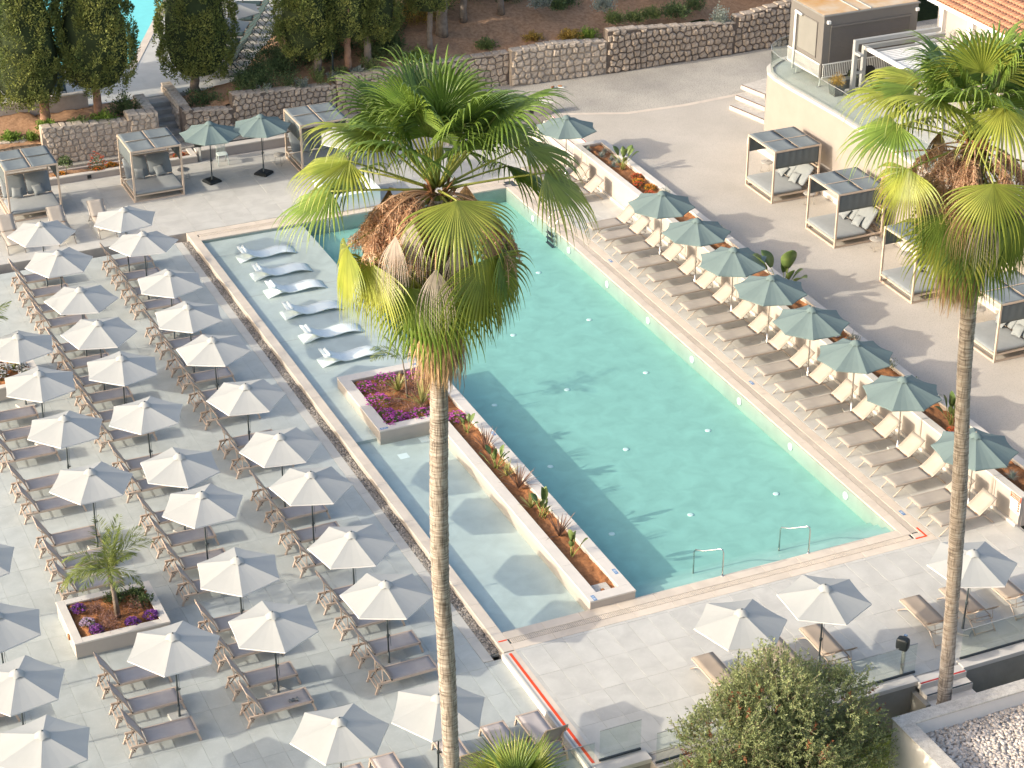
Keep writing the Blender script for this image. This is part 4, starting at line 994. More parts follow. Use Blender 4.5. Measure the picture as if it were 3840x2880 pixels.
# low flower trough along the far deck and the low wall continuing it
ft = thing('flower_trough', (-8.5, 35.95, 0), 0, 'low white-rimmed flower trough behind the far daybeds', 'planter')
MB().box(0, 10.65, 0, 0.16, -0.02, 0.24).box(10.45, 10.65, 0.16, 0.95, -0.02, 0.24).box(0, 10.45, 0.82, 0.95, -0.02, 0.24).build('wall', M['render_taupe'], ft)
for k in range(7): MB().bev(k*1.521+0.003, (k+1)*1.521-0.003, -0.02, 0.20, 0.24, 0.29, 0.008).build('cap_stone', M['planter_cap'], ft)
MB().bev(10.43, 10.67, 0.205, 0.96, 0.24, 0.289, 0.008).build('cap_stone', M['planter_cap'], ft)
soil_patch('soil', 0.05, 10.44, 0.15, 0.83, 0.17, ft, M['soil_dark'], 0.05, 0.09, 12)
MB().bev(6.0, 6.16, -0.04, 0.0, 0.06, 0.2, 0.01).build('wall_lamp', M['black_plastic'], ft)
lw = thing('low_wall', (2.2, 36.2, 0), 0, 'low pale wall with dark glass channel behind the white chair', 'wall')
MB().box(0, 11.0, 0, 0.35, -0.02, 0.36).build('wall', M['render_taupe'], lw)
MB().bev(-0.02, 11.0, -0.02, 0.37, 0.36, 0.41, 0.01).build('cap', M['planter_cap'], lw)
MB().box(0, 11.0, 0.40, 0.46, 0.3, 0.43).build('glass_channel', M['dark_channel'], lw)
# soil beds and hill
def bed(name, x0, x1, y0, y1, fz, m, step=0.3, amp=0.06, seed=0):
    rng = np.random.default_rng(seed); nx, ny = int((x1-x0)/step)+1, int((y1-y0)/step)+1
    X, Y = np.meshgrid(np.linspace(x0, x1, nx), np.linspace(y0, y1, ny), indexing='ij')
    Z = fz(X, Y) + amp*rng.normal(size=X.shape)
    i, j = np.meshgrid(np.arange(nx-1), np.arange(ny-1), indexing='ij'); a = (i*ny+j).ravel()
    return struct(npobj(name, np.stack([X, Y, Z], -1).reshape(-1, 3), np.stack([a, a+ny, a+ny+1, a+1], 1), m, None, True))
bed('garden_bed', -12.5, 0.98, 37.55, 40.05, lambda X, Y: np.where(X < -3.8, 1.25+0.22*(Y-37.6)+0*X, 1.68-0.05*(Y-37.5)), M['soil_dark'], 0.25, 0.03, 1)
def hill_z(X, Y): return 1.45 + 0.055*np.clip(X-2, 0, 12) + 0.26*np.clip(Y-37.9, 0, 40) + 0.10*np.sin(X*0.9+Y*0.4)
X0 = lambda Y: 6.4+(Y-41.9)*0.62
def hz(X, Y):
    z = hill_z(X, Y)
    return np.where(Y > 39.3, np.clip(ZU+0.02+0.45*(X-X0(Y)), ZU-0.5, z), z)
bed('hillside', 2.3, 60, 37.8, 75, hz, M['soil_dark'], 0.35, 0.05, 2)
ud = struct(MB().prism([(-40, 40.05), (2.08, 40.05), (4.6, 39.9), (5.6, 40.4), (14.6, 55.0), (18, 62), (18, 110), (-40, 110)], ZG, ZU).build('upper_deck', M['tile_light']))
e = Vector((0.425, 0.905)); nrm = Vector((-0.905, 0.425)); c0 = Vector((1.55, 44.1))
poly = [c0, c0+e*30, c0+e*30+nrm*30, c0+nrm*30]
up = struct(MB().prism([(p.x, p.y) for p in poly], ZU+0.004, ZU+0.012).build('upper_pool', M['turquoise_floor']))
po = [c0-e*0.35-nrm*0.35, c0+e*30-nrm*0.35, c0+e*30, c0]
struct(MB().prism([(p.x, p.y) for p in po], ZU+0.003, ZU+0.02).build('upper_coping', M['coping']))
pw = thing('plaster_wall', (-14, 39.95, 0.9), 0, 'old streaked plaster wall behind the cypress trunks', 'wall')
MB().box(0, 12.7, 0, 0.25, 0, 1.28).build('wall', M['plaster_old'], pw)
MB().bev(0, 12.7, -0.03, 0.28, 1.28, 1.33, 0.01).build('cap', M['weathered'], pw)

# kiosk platform with curved retaining wall
curve = [(23.46, 18.0), (23.5, 20.9), (23.43, 23.17), (23.37, 24.36), (23.37, 25.46), (23.49, 26.18), (23.79, 26.75), (24.2, 27.1), (24.65, 27.38), (25.3, 27.55), (26.5, 27.7)]
wall_poly = [(23.4, -9)] + curve + [(45, 28.2), (45, -9)]
plat = struct(MB().prism(wall_poly, ZT-0.3, ZP-0.06).build('kiosk_platform', M['platform_wall']))
MB().prism([(x+0.0, y) for x, y in [(23.4+0.05, -9)] + [(a+0.05, b) for a, b in curve[:6]] + [(a+0.02, b-0.04) for a, b in curve[6:]] + [(45, 28.1), (45, -9)]], ZP-0.06, ZP).build('platform_floor', M['tile_light'], plat)
def ribbon(cv, w0, w1, z0, z1):
    """closed ribbon that follows a plan curve"""
    m = MB(); rows = []
    for k, p in enumerate(cv):
        a = Vector(cv[max(0, k-1)]); b = Vector(cv[min(len(cv)-1, k+1)]); d = (b-a).normalized(); n = Vector((d.y, -d.x)); p = Vector(p)
        i, o_ = p+n*w0, p+n*w1
        rows.append([(i.x, i.y, z0), (o_.x, o_.y, z0), (o_.x, o_.y, z1), (i.x, i.y, z1), (i.x, i.y, z0)])
    return m.grid(rows, False)
ribbon([(23.4, -9)]+curve, -0.03, 0.22, ZP-0.05, ZP+0.055).build('wall_cap', M['planter_cap'], plat)
MB().box(23.18, 23.399, -9, 27.0, ZT-0.1, ZT+0.22).build('plinth', M['planter_cap'], plat)
gl = thing('glass_railing', (0, 0, 0), 0, 'frameless glass railing curving round the kiosk platform', 'railing')
cv = curve[1:]
long = [(23.46, 2.0), (23.46, 4.2), (23.46, 6.4), (23.46, 8.6), (23.46, 10.8), (23.46, 13.0), (23.46, 15.2), (23.46, 18.0)] + cv
for a, b in zip(long[:-1], long[1:]):
    d = Vector((b[0]-a[0], b[1]-a[1])).normalized()*0.012
    n = Vector((d.y, -d.x)).normalized()*0.12
    MB().bar((a[0]+d.x+n.x, a[1]+d.y+n.y, ZP+0.52), (b[0]-d.x+n.x, b[1]-d.y+n.y, ZP+0.52), 0.014, 0.93).build('pane', M['glass'], gl)
MB().tube([(a+0.12 if k < 8+3 else a+0.05, b-(0 if k < 11 else 0.1), ZP+1.0) for k, (a, b) in enumerate(long)], 0.012, 4).build('edge', M['grey_paint'], gl)
# kiosk trailer
kx, ky, kw, kd, kh = 24.55, 23.97, 4.4, 2.5, 2.58
kz = ZP+0.38
ks = thing('kiosk_trailer', (kx, ky, kz), 0, 'grey kiosk trailer with closed roller shutter, white balustrade and rusty flat roof', 'kiosk')
MB().box(0, kw, 0, kd, 0, kh-0.06).build('body', M['kiosk_grey'], ks)
rf = MB().bev(-0.05, kw+0.05, -0.05, kd+0.05, kh-0.06, kh, 0.02).build('roof', M['kiosk_panel'], ks)
MB().box(0.0, kw, 0.02, kd, kh+0.001, kh+0.012).build('roof_skin', M['rust_roof'], rf)
for x in (1.55, 2.15): MB().box(x, x+0.05, 0.02, kd, kh+0.012, kh+0.05).build('roof_batten', M['grey_paint'], rf)
sh = MB().box(0.35, kw-0.35, -0.03, 0.0, 0.55, 0.60).box(0.33, 0.36, -0.03, 0, 0.6, 2.05).box(kw-0.36, kw-0.33, -0.03, 0, 0.6, 2.05).box(0.33, kw-0.33, -0.06, 0, 2.05, 2.12).build('shutter_frame', M['kiosk_grey'], ks)
for k in range(24): MB().bev(0.36, kw-0.36, -0.022+0.002*(k % 2), -0.001, 0.60+0.0604*k, 0.60+0.0604*k+0.057, 0.004).build('shutter_slat', M['shutter'], sh)
MB().box(-0.02, 0.0, 0.45, 1.85, 0.75, 2.15).build('side_panel', M['kiosk_panel'], ks)
MB().box(-0.04, -0.005, 0.42, 1.88, 2.15, 2.19).box(-0.04, -0.005, 0.42, 1.88, 0.71, 0.75).box(-0.04, -0.005, 0.42, 0.46, 0.75, 2.15).box(-0.04, -0.005, 1.84, 1.88, 0.75, 2.15).build('side_panel_frame', M['kiosk_grey'], ks)
MB().tube([(-0.09, 1.95, -0.2), (-0.09, 1.95, 2.2)], 0.05, 8).tube([(-0.09, 2.0, 2.2), (-0.09, 1.5, 2.17)], 0.055, 8).build('awning_arm', M['white_paint'], ks)
for x in (0.12, kw-0.15): MB().bev(x, x+0.13, -0.12, 0, kh-0.35, kh-0.22, 0.01).build('lamp', M['white_paint'], ks)
bs = MB()
def balus(name, p, q, n):
    p, q = Vector(p), Vector(q)
    rail = MB().bar(p+Vector((0, 0, 0.02)), q+Vector((0, 0, 0.02)), 0.03, 0.04).bar(p+Vector((0, 0, 0.56)), q+Vector((0, 0, 0.56)), 0.03, 0.04).build(name, M['white_paint'], ks)
    for k in range(n):
        c = p.lerp(q, (k+0.5)/n); MB().bar(c+Vector((0, 0, 0.03)), c+Vector((0, 0, 0.55)), 0.022, 0.022, (1, 0, 0)).build('baluster', M['white_paint'], rail)
balus('balustrade', (0.03, -0.06, 0), (kw-0.03, -0.06, 0), 52); balus('balustrade', (-0.05, 0.03, 0), (-0.05, kd-0.03, 0), 30)
for x in (1.5, 2.25):
    w = MB().lathe([(0.17, -0.09), (0.30, -0.09), (0.31, -0.04), (0.31, 0.06), (0.30, 0.1), (0.17, 0.1)], 20).xf(Matrix.Translation((x, 0.02, -0.07)) @ Matrix.Rotation(rad(90), 4, 'X')).build('wheel', M['rubber'], ks)
    MB().lathe([(0.02, -0.11), (0.05, -0.12), (0.15, -0.10), (0.175, -0.08), (0.175, 0.0)], 16).xf(Matrix.Translation((x, 0.02, -0.07)) @ Matrix.Rotation(rad(-90), 4, 'X') @ Matrix.Scale(-1, 4, (0, 0, 1))).build('rim', M['steel'], w)
for x, y in ((0.1, 0.15), (0.1, 1.9)): MB().bar((x, y, 0), (x-0.12, y-0.12, -0.38), 0.05, 0.03).bar((x-0.25, y-0.12, -0.37), (x+0.05, y-0.12, -0.37), 0.05, 0.02).build('jack_leg', M['grey_paint'], ks)
# pergola
pg = thing('pergola', (25.37, 22.9, ZP), 0, 'grey steel pergola with white slatted roof in front of the kiosk', 'pergola'); gp = M['grey_paint']
MB().box(0, 0.16, 0, 0.16, 0, 2.15).build('post', gp, pg); MB().box(0.56, 0.72, 0.2, 0.36, 0, 1.80).build('post', gp, pg)
MB().box(0.16, 4.0, 0, 0.16, 1.99, 2.15).build('beam', gp, pg); MB().box(0.72, 4.4, 0.2, 0.36, 1.64, 1.80).build('beam', gp, pg)
MB().box(0.56, 0.72, -5.2, 0.198, 1.66, 1.78).build('beam', M['white_paint'], pg); MB().box(0.0, 0.16, -0.4, 0.0, 1.6, 1.7).build('beam', gp, pg)
MB().box(0.16, 0.56, 0.05, 0.15, 0.72, 0.82).build('brace', gp, pg)
for k in range(4):
    MB().box(0.72, 4.2, -0.1-1.25*k-0.1, -0.1-1.25*k, 1.60, 1.70).build('beam', gp, pg)
    for j in range(6): MB().box(0.74, 4.1, -0.25-1.25*k-0.17*j-0.12, -0.25-1.25*k-0.17*j, 1.62, 1.65).build('slat', M['white_paint'], pg)
for x, y in ((0.56, -5.2), (4.0, -5.2), (4.0, 0.1)): MB().box(x, x+0.16, y-0.16, y, 0, 1.66).build('post', gp, pg)
# house with clay roof
hs = thing('clay_roof_house', (29.9, 10, ZP), 0, 'white house with terracotta barrel tile roof at the upper right corner', 'house')
MB().box(0.2, 8, 0, 14.1, 0, 2.75).build('wall', M['render_taupe'], hs)
for y in (13.6, 11.6, 9.4, 7.2): MB().box(0.02, 0.26, y, y+0.35, 0, 2.7).build('pillar', M['white_render'], hs)
MB().box(-0.25, 8, -0.3, 14.4, 2.78, 2.98).build('eave', M['white_paint'], hs)
sl = 0.26
def roofz(x): return 3.0+sl*(x+0.3) if x < 2.0 else 3.0+sl*2.3-sl*0.9*(x-2.0)
rfm = MB().add([(-0.3, -0.3, 2.985), (2.0, -0.3, 2.985+sl*2.3), (2.0, 14.4, 2.985+sl*2.3), (-0.3, 14.4, 2.985), (8, -0.3, 2.985+sl*2.3-5.4*sl), (8, 14.4, 2.985+sl*2.3-5.4*sl)], [(0, 1, 2, 3), (1, 4, 5, 2)]).build('roof', M['roof_tile'], hs)
tm = MB(); P = []
for i in range(3):
    f = i/2; row = []
    for k in range(7):
        a = math.pi*k/6; row.append((0.40*f, (0.095-0.012*f)*-math.cos(a), (0.075-0.01*f)*math.sin(a)+0.016*(1-f)))
    P.append(row)
tm.slab(P, 0.012); tm = tm.mesh('roof_tile', M['roof_tile']); n = 0
for r_ in range(7):
    for k in range(48):
        y = 5.0+0.195*k
        if n >= 296 or y > 14.35: continue
        x = -0.3+0.33*r_
        link('roof_tile', tm, rfm, (x, y+random.uniform(-.006, .006), roofz(x)+0.0), (0, -math.atan(sl), random.uniform(-.02, .02))); n += 1
MB().tube([(2.0, -0.3, 3.0+sl*2.3+0.05), (2.0, 14.4, 3.0+sl*2.3+0.05)], 0.12, 10).build('ridge_cap', M['roof_tile'], rfm)
far = MB()
for r_ in range(6):
    for k in range(48):
        y = 5.0+0.195*k; x = 2.25+0.33*r_
        far.tube([(x, y, roofz(x)+0.0), (x+0.4, y, roofz(x+0.4)+0.02)], 0.075, 7)
o = far.build('far_tiles', M['roof_tile'], rfm); o['kind'] = 'stuff'
# stone steps from terrace up beside the platform
ts = thing('terrace_steps', (0, 0, 0), 0, 'rough white stone steps with dark nosings at the foot of the platform wall', 'stairs')
for k in range(3):
    z1 = ZT+0.17*(k+1); a = Vector((24.45+0.62*k, 30.75+0.60*k)); b = Vector((24.95+0.55*k, 28.6+0.95*k))
    MB().prism([(a.x, a.y), (b.x, b.y), (30, 29.5+0.6*k), (30, 33.0)], ZT+0.17*k, z1).build('step', M['weathered'], ts)
    d = (b-a).normalized(); n_ = Vector((-d.y, d.x))
    MB().bar((a.x+n_.x*0.06, a.y+n_.y*.06, z1+0.004), (b.x+n_.x*.06, b.y+n_.y*.06, z1+0.004), 0.05, 0.012).build('nosing', M['bronze'], ts)
# --- near edge: walls, glass, stairs, planters below
ne = thing('edge_wall', (0, 0, 0), 0, 'dark grey retaining wall with pale cap along the near edge of the pool deck', 'wall')
for x0, x1 in ((-0.25, 1.2), (3.6, 9.15), (10.62, 17.5)):
    MB().box(x0, x1, -6.52, -6.352, ZG, -0.12).build('wall', M['dark_render'], ne)
    MB().bev(x0-0.02, x1+0.02, -6.56, -6.20, -0.10, 0.03, 0.008).build('cap', M['planter_cap'], ne)
MB().box(1.2, 3.6, -6.9, -6.352, ZG, -0.04).build('bay', M['planter'], ne)
MB().box(1.2, 3.6, -6.95, -6.88, ZG, 0.03).build('bay_wall', M['planter_cap'], ne)
for lab, x0, x1, y, n in (('short glass railing panel at the near edge left of the olive tree', -0.05, 1.12, -6.12, 1),
                          ('glass railing left of the right palm beside the black speaker', 5.6, 9.28, -6.2, 3), ('glass railing right of the right palm trunk', 10.72, 16.4, -6.2, 3),
                          ('low glass panel at the end of the red tape wall', -3.2, -0.22, -6.2, 1), ('glass panel half hidden by the olive tree', 1.2, 3.6, -6.78, 1)):
    t = thing('glass_railing', (x0, y, 0.0), 0, lab, 'railing', 'glass railings along the near edge')
    w = (x1-x0)/n; zb = 0.03 if x0 > -1 else ZL-0.02
    for k in range(n): MB().box(k*w+0.008, (k+1)*w-0.008, -0.006, 0.006, zb+0.03, zb+0.93).build('pane', M['glass'], t)
    for k in range(n): MB().box(k*w+0.008, (k+1)*w-0.008, -0.011, 0.011, zb+0.93, zb+0.95).build('top_rail', M['grey_paint'], t)
    MB().box(0, x1-x0, -0.025, 0.025, zb, zb+0.05).build('channel', M['dark_channel'], t)
st = thing('near_stairs', (0, 0, 0), 0, 'cream stone steps with red nosing down from the pool deck near the right palm', 'stairs')
for k in range(5):
    y1 = -6.352-0.32*k; z1 = -0.175*k
    if k: MB().bev(9.15, 10.60, y1-0.34, y1, z1-0.19, z1, 0.006).build('step', M['planter_cap'], st)
    else: MB().bev(9.15, 10.60, -6.70, -6.352, -0.19, 0.0, 0.006).build('step', M['planter_cap'], st)
    MB().box(9.17, 10.58, y1-0.33, y1-0.275, z1+0.001, z1+0.005).build('nosing', M['red_tape2'] if k == 0 else M['dark_channel'], st)
MB().box(9.0, 9.148, -8.0, -6.53, ZG, -0.9).box(9.0, 9.148, -7.2, -6.53, -0.9, -0.3).build('side_wall', M['dark_render'], st)
# wall with red tape between the decks
rt = thing('tape_wall', (0, 0, 0), 0, 'low white step wall with bright red tape between lounge deck and near deck', 'wall')
MB().box(-0.40, -0.362, -6.3, -0.90, ZL-0.02, -0.03).build('face', M['white_render'], rt)
MB().bev(-0.40, -0.182, -6.3, -0.93, -0.03, 0.002, 0.004).build('cap', M['planter_cap'], rt)
MB().box(-0.35, -0.30, -6.25, -1.02, 0.003, 0.006).build('grey_line', M['grey_paint'], rt)
MB().box(-0.235, -0.155, -6.1, -1.0, 0.0045, 0.008).build('red_stripe', M['red_tape'], rt)
for nm, m_, lab in (('a', MB().box(-0.27, -0.02, -0.415, -0.36, 0.0005, 0.004), 'short red tape mark at the left end of the near coping'),
                    ('b', MB().box(13.06, 13.46, -0.66, -0.60, 0.0005, 0.004).box(13.40, 13.46, -0.60, -0.12, 0.0005, 0.004), 'red tape corner at the right end of the near coping')):
    tag(m_.build('tape_mark', M['red_tape'], None), lab, 'tape')
# white building with pebble roof
wb = thing('white_building', (7.05, -8.45, ZG), 0, 'white building with weathered parapet and pebble roof at the bottom right corner', 'building')
zt = 0.75-ZG
MB().box(0.0, 0.36, -8, -0.36, 0, zt-0.02).box(0, 12, -0.36, 0.0, 0, zt-0.02).box(0.36, 12, -8, -0.36, 0, zt-0.50).build('wall', M['white_render'], wb)
MB().bev(-0.04, 0.40, -8, -0.38, zt-0.02, zt+0.03, 0.01).build('parapet_cap', M['weathered'], wb); MB().bev(-0.04, 12, -0.38, 0.04, zt-0.02, zt+0.031, 0.01).build('parapet_cap', M['weathered'], wb)
MB().box(-0.012, 0.0, -1.8, -0.75, 0.2, zt-1.25).build('wall_recess', M['plaster_old'], wb)
v, f = pebbles(9000, 0.37, 6.0, -5.0, -0.37, zt-0.46, 0.034, 0.058, RNG)
o = npobj('roof_pebbles', v, f, M['pebble_white'], wb, True); o['kind'] = 'stuff'
# --- small fittings
def speaker(x, y, z, h, rz, lab, post):
    t = thing('speaker_post', (x, y, z), rz, lab, 'speaker')
    MB().box(-0.045, 0.045, -0.045, 0.045, 0, h).build('post', post, t)
    MB().cushion(-0.30, -0.05, -0.17, 0.17, h-0.35, h+0.02, p=5).build('speaker', M['black_plastic'], t)
    MB().bar((-0.06, 0, h-0.15), (0, 0, h-0.15), 0.1, 0.06).build('bracket', M['black_plastic'], t)
speaker(8.95, -6.08, 0.0, 1.25, rad(35), 'black loudspeaker on steel post behind the glass railing', M['steel'])
speaker(2.30, 36.05, 0.0, 1.05, rad(60), 'small black loudspeaker on post beside the flower trough', M['grey_paint'])
for k, (x, y) in enumerate([(6.44, 0.85), (9.32, 0.88)]):
    t = thing('pool_handrail', (x, y, 0), 0, ('bent steel handrail at the pool steps, left of the pair', 'bent steel handrail at the pool steps, right of the pair')[k], 'handrail')
    MB().tube([(0, 0, -0.5), (0, 0, 0.42), (0.02, -0.04, 0.50), (0.14, -0.26, 0.56), (0.2, -0.36, 0.62), (0.42, -0.78, 0.86), (0.45, -0.83, 0.85), (0.46, -0.86, 0.76), (0.46, -0.87, 0.0)], 0.022, 8).build('rail', M['steel'], t)
    MB().lathe([(0.05, 0), (0.05, 0.01), (0.025, 0.02)], 10, (0.46, -0.87, 0)).build('flange', M['steel'], t)
t = thing('pool_ladder', (12.65, 23.45, 0), 0, 'steel pool ladder with dark rungs at the far right of the pool', 'ladder')
for y in (0, 0.6): MB().tube([(0, y, -0.75), (0, y, 0.1), (0.08, y, 0.42), (0.3, y, 0.66), (0.7, y, 0.62), (1.05, y, 0.4), (1.12, y, 0.0)], 0.024, 8).build('rail', M['steel'], t)
for k in range(3): MB().box(-0.08, 0.04, 0.0, 0.6, -0.18-0.22*k, -0.15-0.22*k).build('rung', M['black_plastic'], t)
lp = thing('garden_lantern', (9.1, 38.45, 0.4), 0, 'verdigris lantern hung from a tall dark post in front of the cypresses', 'lamp')
MB().tube([(0, 0, 0), (0, 0, 3.9)], 0.05, 8).build('post', M['dark_metal'], lp)
MB().tube([(0, 0, 3.35), (-0.10, -0.02, 3.3), (-0.25, -0.06, 3.1), (-0.42, -0.1, 3.16), (-0.42, -0.1, 3.28)], 0.016, 6).build('arm', M['dark_metal'], lp)
ln = MB().lathe([(0.02, 0.70), (0.06, 0.66), (0.04, 0.60), (0.10, 0.56), (0.19, 0.44), (0.19, 0.41)], 4, (-0.42, -0.1, 3.25)).lathe([(0.08, 0.0), (0.09, 0.03)], 4, (-0.42, -0.1, 3.25)).build('lantern', M['lamp_green'], lp)
MB().lathe([(0.09, 0.03), (0.16, 0.41)], 4, (-0.42, -0.1, 3.25)).build('lantern_glass', M['clear_glass'], ln)
MB().lathe([(0.02, 0.05), (0.05, 0.16), (0.03, 0.24)], 8, (-0.42, -0.1, 3.25)).build('bulb', M['white_plastic'], ln)
# pool rules sign and depth numbers
sg = thing('rules_sign', (16.192, -0.82, 0.39), 0, 'pool rules sign with red header and teal boxes on the planter end', 'sign')
MB().box(-0.006, 0, -0.5, 0, 0, 0.60).build('panel', M['white_print'], sg)
MB().box(-0.009, -0.006, -0.5, 0, 0.42, 0.60).build('header', M['red_tape'], sg)
def text(name, body, size, loc, rot, m, parent):
    cu = bpy.data.curves.new(name, 'FONT'); cu.body = body; cu.size = size; cu.extrude = 0.0008; cu.align_x = 'CENTER'
    cu.materials.append(m); tmp = bpy.data.objects.new(name, cu); me = bpy.data.meshes.new_from_object(tmp); bpy.data.objects.remove(tmp)
    o = bpy.data.objects.new(name, me); COL.objects.link(o); o.parent = parent; o.location = loc; o.rotation_euler = rot; return o
text('lettering', 'POOL RULES', 0.075, (-0.0105, -0.25, 0.52), (rad(90), 0, rad(-90)), M['white_print'], sg)
text('lettering', 'BATHING RULES', 0.052, (-0.0105, -0.25, 0.455), (rad(90), 0, rad(-90)), M['white_print'], sg)
for k in range(4):
    MB().box(-0.009, -0.006, -0.22, -0.13, 0.34-0.085*k, 0.405-0.085*k).build('box_mark', M['teal_print'], sg)
    MB().box(-0.009, -0.006, -0.47, -0.38, 0.34-0.085*k, 0.405-0.085*k).build('box_mark', M['red_tape'], sg)
    MB().lathe([(0.022, 0), (0.022, 0.003)], 10).xf(Matrix.Translation((-0.006, -0.07, 0.37-0.085*k)) @ Matrix.Rotation(rad(-90), 4, 'Y')).build('symbol', M['blue'], sg)
def depth(x, y, z, rz, s, lab):
    t = thing('depth_tile', (x, y, z), rz, lab, 'sign')
    MB().box(-0.13, 0.13, -0.05, 0.05, 0, 0.004).build('tile', M['blue'], t)
    text('digits', s, 0.10, (0, -0.034, 0.0055), (0, 0, 0), M['white_print'], t)
depth(0.97, 11.42, ZS+0.001, 0, '0.40', 'blue 0.40 depth tile on the corner of the square planter')
depth(2.86, 0.10, ZS+0.001, rad(-90), '0.40', 'blue 0.40 depth tile at the near end of the strip planter')
depth(4.0, 1.05, ZS+0.001, rad(90), '1.00', 'blue depth tile on the strip planter near the pool steps')
depth(4.02, 9.7, ZS+0.001, rad(90), '1.00', 'blue 1.00 depth tile half way along the strip planter')
depth(3.55, 15.10, ZS+0.001, 0, '0.40', 'blue depth tile on the far rim of the square planter')
depth(13.5, 0.75, 0.002, rad(90), '1.40', 'blue depth tile on the right coping near the red corner')
depth(13.5, 9.75, 0.002, rad(90), '1.40', 'blue depth tile half way along the right coping')
depth(13.5, 20.3, 0.002, rad(90), '1.40', 'blue depth tile on the right coping near the ladder')
# ================================================================== VEGETATION
def unit(v): return v/np.maximum(1e-9, np.linalg.norm(v, axis=-1, keepdims=True))
def rdir(n, rng): return unit(rng.normal(size=(n, 3)))
def leaf_quads(c, d, ln, wd, rng, flat=None):
    """diamond leaves: base c, direction d"""
    n = len(c); d = unit(d); ref = rdir(n, rng) if flat is None else unit(flat+0.35*rng.normal(size=(n, 3)))
    s = unit(np.cross(d, ref)); ln = np.broadcast_to(ln, (n,))[:, None]; wd = np.broadcast_to(wd, (n,))[:, None]
    nn = np.cross(s, d)
    V = np.stack([c, c+d*ln*0.5+s*wd*0.5+nn*wd*0.1, c+d*ln, c+d*ln*0.5-s*wd*0.5+nn*wd*0.1], 1)
    return V.reshape(-1, 3), (np.arange(n)*4)[:, None]+np.arange(4)[None]
def merge(parts):
    V = []; Q = []; o = 0
    for v, q in parts: V.append(v); Q.append(q+o); o += len(v)
    return np.concatenate(V), np.concatenate(Q)
def strip(pts, w, nrm):
    """ribbon along pts (m,3) with half widths w (m,)"""
    pts = np.asarray(pts, float); t = np.gradient(pts, axis=0); s = unit(np.cross(t, np.asarray(nrm, float)[None]))
    w = np.asarray(w)[:, None]; m = len(pts)
    V = np.concatenate([pts-s*w, pts+s*w]); k = np.arange(m-1)
    return V, np.stack([k, k+1, m+k+1, m+k], 1)
# ---- clipped cypresses
def cypress(loc, zc0, zc1, rx, ry, cx, cy_, trunk_r, label, seed, m=None, clumps=420, per=70, mb=None, lean=0.0, wide=0.55):
    rng = np.random.default_rng(seed); m = m or M['cypress']
    t = thing('cypress_tree', loc, 0, label, 'tree', 'clipped cypress trees')
    h = zc0-loc[2]+0.8
    tr = MB(); n = 9; pts = []; rs = []
    for k in range(n+1):
        f = k/n; pts.append((lean*f+0.03*rng.normal(), 0.03*rng.normal(), h*f)); rs.append(trunk_r*(1.35 if k == 0 else 1.12-0.25*f))
    tr.tube([(p[0], p[1], p[2]-(0.15 if i == 0 else 0)) for i, p in enumerate(pts)], rs, 11)
    tk = tr.build('trunk', mb or M['bark'], t)
    for k in range(3):
        a = rng.uniform(0, 6.28); MB().tube([(lean*.8, 0, h*0.72), (lean+0.35*math.cos(a), 0.35*math.sin(a), h+0.1), (lean+0.6*math.cos(a), 0.6*math.sin(a), h+0.7)], [trunk_r*.4, trunk_r*.3, trunk_r*.2], 6).build('limb', mb or M['bark'], tk)
    H = zc1-zc0; ctr = np.array([cx, cy_, 0.0]); z0 = zc0-loc[2]
    def prof(u): return np.clip((np.sin(np.pi*np.clip(u, 0.0, 1)**wide)), 0, 1)**0.5
    u = rng.uniform(0.005, 0.99, clumps); az = rng.uniform(0, 2*np.pi, clumps)
    lump = 1+0.07*np.sin(az*5+u*9+seed)+0.05*np.sin(az*11-u*17)
    C = np.stack([prof(u)*rx*lump*np.cos(az), prof(u)*ry*lump*np.sin(az), z0+H*u], 1)*np.array([.94, .94, 1]) + ctr
    out = unit(np.stack([np.cos(az)/rx, np.sin(az)/ry, (u-0.35)*0.8], 1))
    R = rng.uniform(0.16, 0.32, clumps)
    d = rdir(clumps*per, rng).reshape(clumps, per, 3); d = unit(d+out[:, None]*0.75)
    rr = rng.uniform(0.55, 1.05, (clumps, per, 1))
    P = C[:, None]+d*R[:, None, None]*rr*np.array([1, 1, 1.25])
    dirs = unit(d+np.array([0, 0, 0.8])+0.5*rng.normal(size=d.shape))
    v, q = leaf_quads(P.reshape(-1, 3), dirs.reshape(-1, 3), rng.uniform(.07, .14, clumps*per), rng.uniform(.035, .07, clumps*per), rng)
    cr = npobj('crown', v, q, m, t)
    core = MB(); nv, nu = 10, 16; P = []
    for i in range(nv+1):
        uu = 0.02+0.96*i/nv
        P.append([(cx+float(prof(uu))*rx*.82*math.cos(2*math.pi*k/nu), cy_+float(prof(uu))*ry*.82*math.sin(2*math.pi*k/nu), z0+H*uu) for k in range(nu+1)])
    core.grid(P); core.build('crown_light_blocker', M['light_blocker'], cr)  # added inner shell, dark to block light between the leaves
    return t
cypress((-3.42, 38.5, 1.6), 2.75, 8.8, 1.62, 1.6, -0.55, 0.25, 0.20, 'cypress at the left edge with reddish trunk behind the rubble wall', 21, mb=M['bark_red'])
cypress((-6.2, 42.6, 1.6), 2.9, 9.0, 1.5, 1.5, -0.1, 0.3, 0.20, 'cypress mostly cut off by the left edge', 22)
cypress((-1.25, 38.5, 1.6), 3.0, 8.8, 1.62, 1.6, 0.15, 0.1, 0.17, 'sunlit cypress with forked trunk left of the garden steps', 23, mb=M['bark_red'])
MB().tube([(-1.5, 38.75, 1.5), (-1.42, 38.6, 2.6), (-1.3, 38.5, 3.6)], [0.16, 0.13, 0.1], 10)
cypress((3.35, 39.95, 1.6), 2.35, 8.6, 1.58, 1.5, 0.2, 0.0, 0.19, 'dark shaded cypress with pale trunk right of the garden steps', 24)
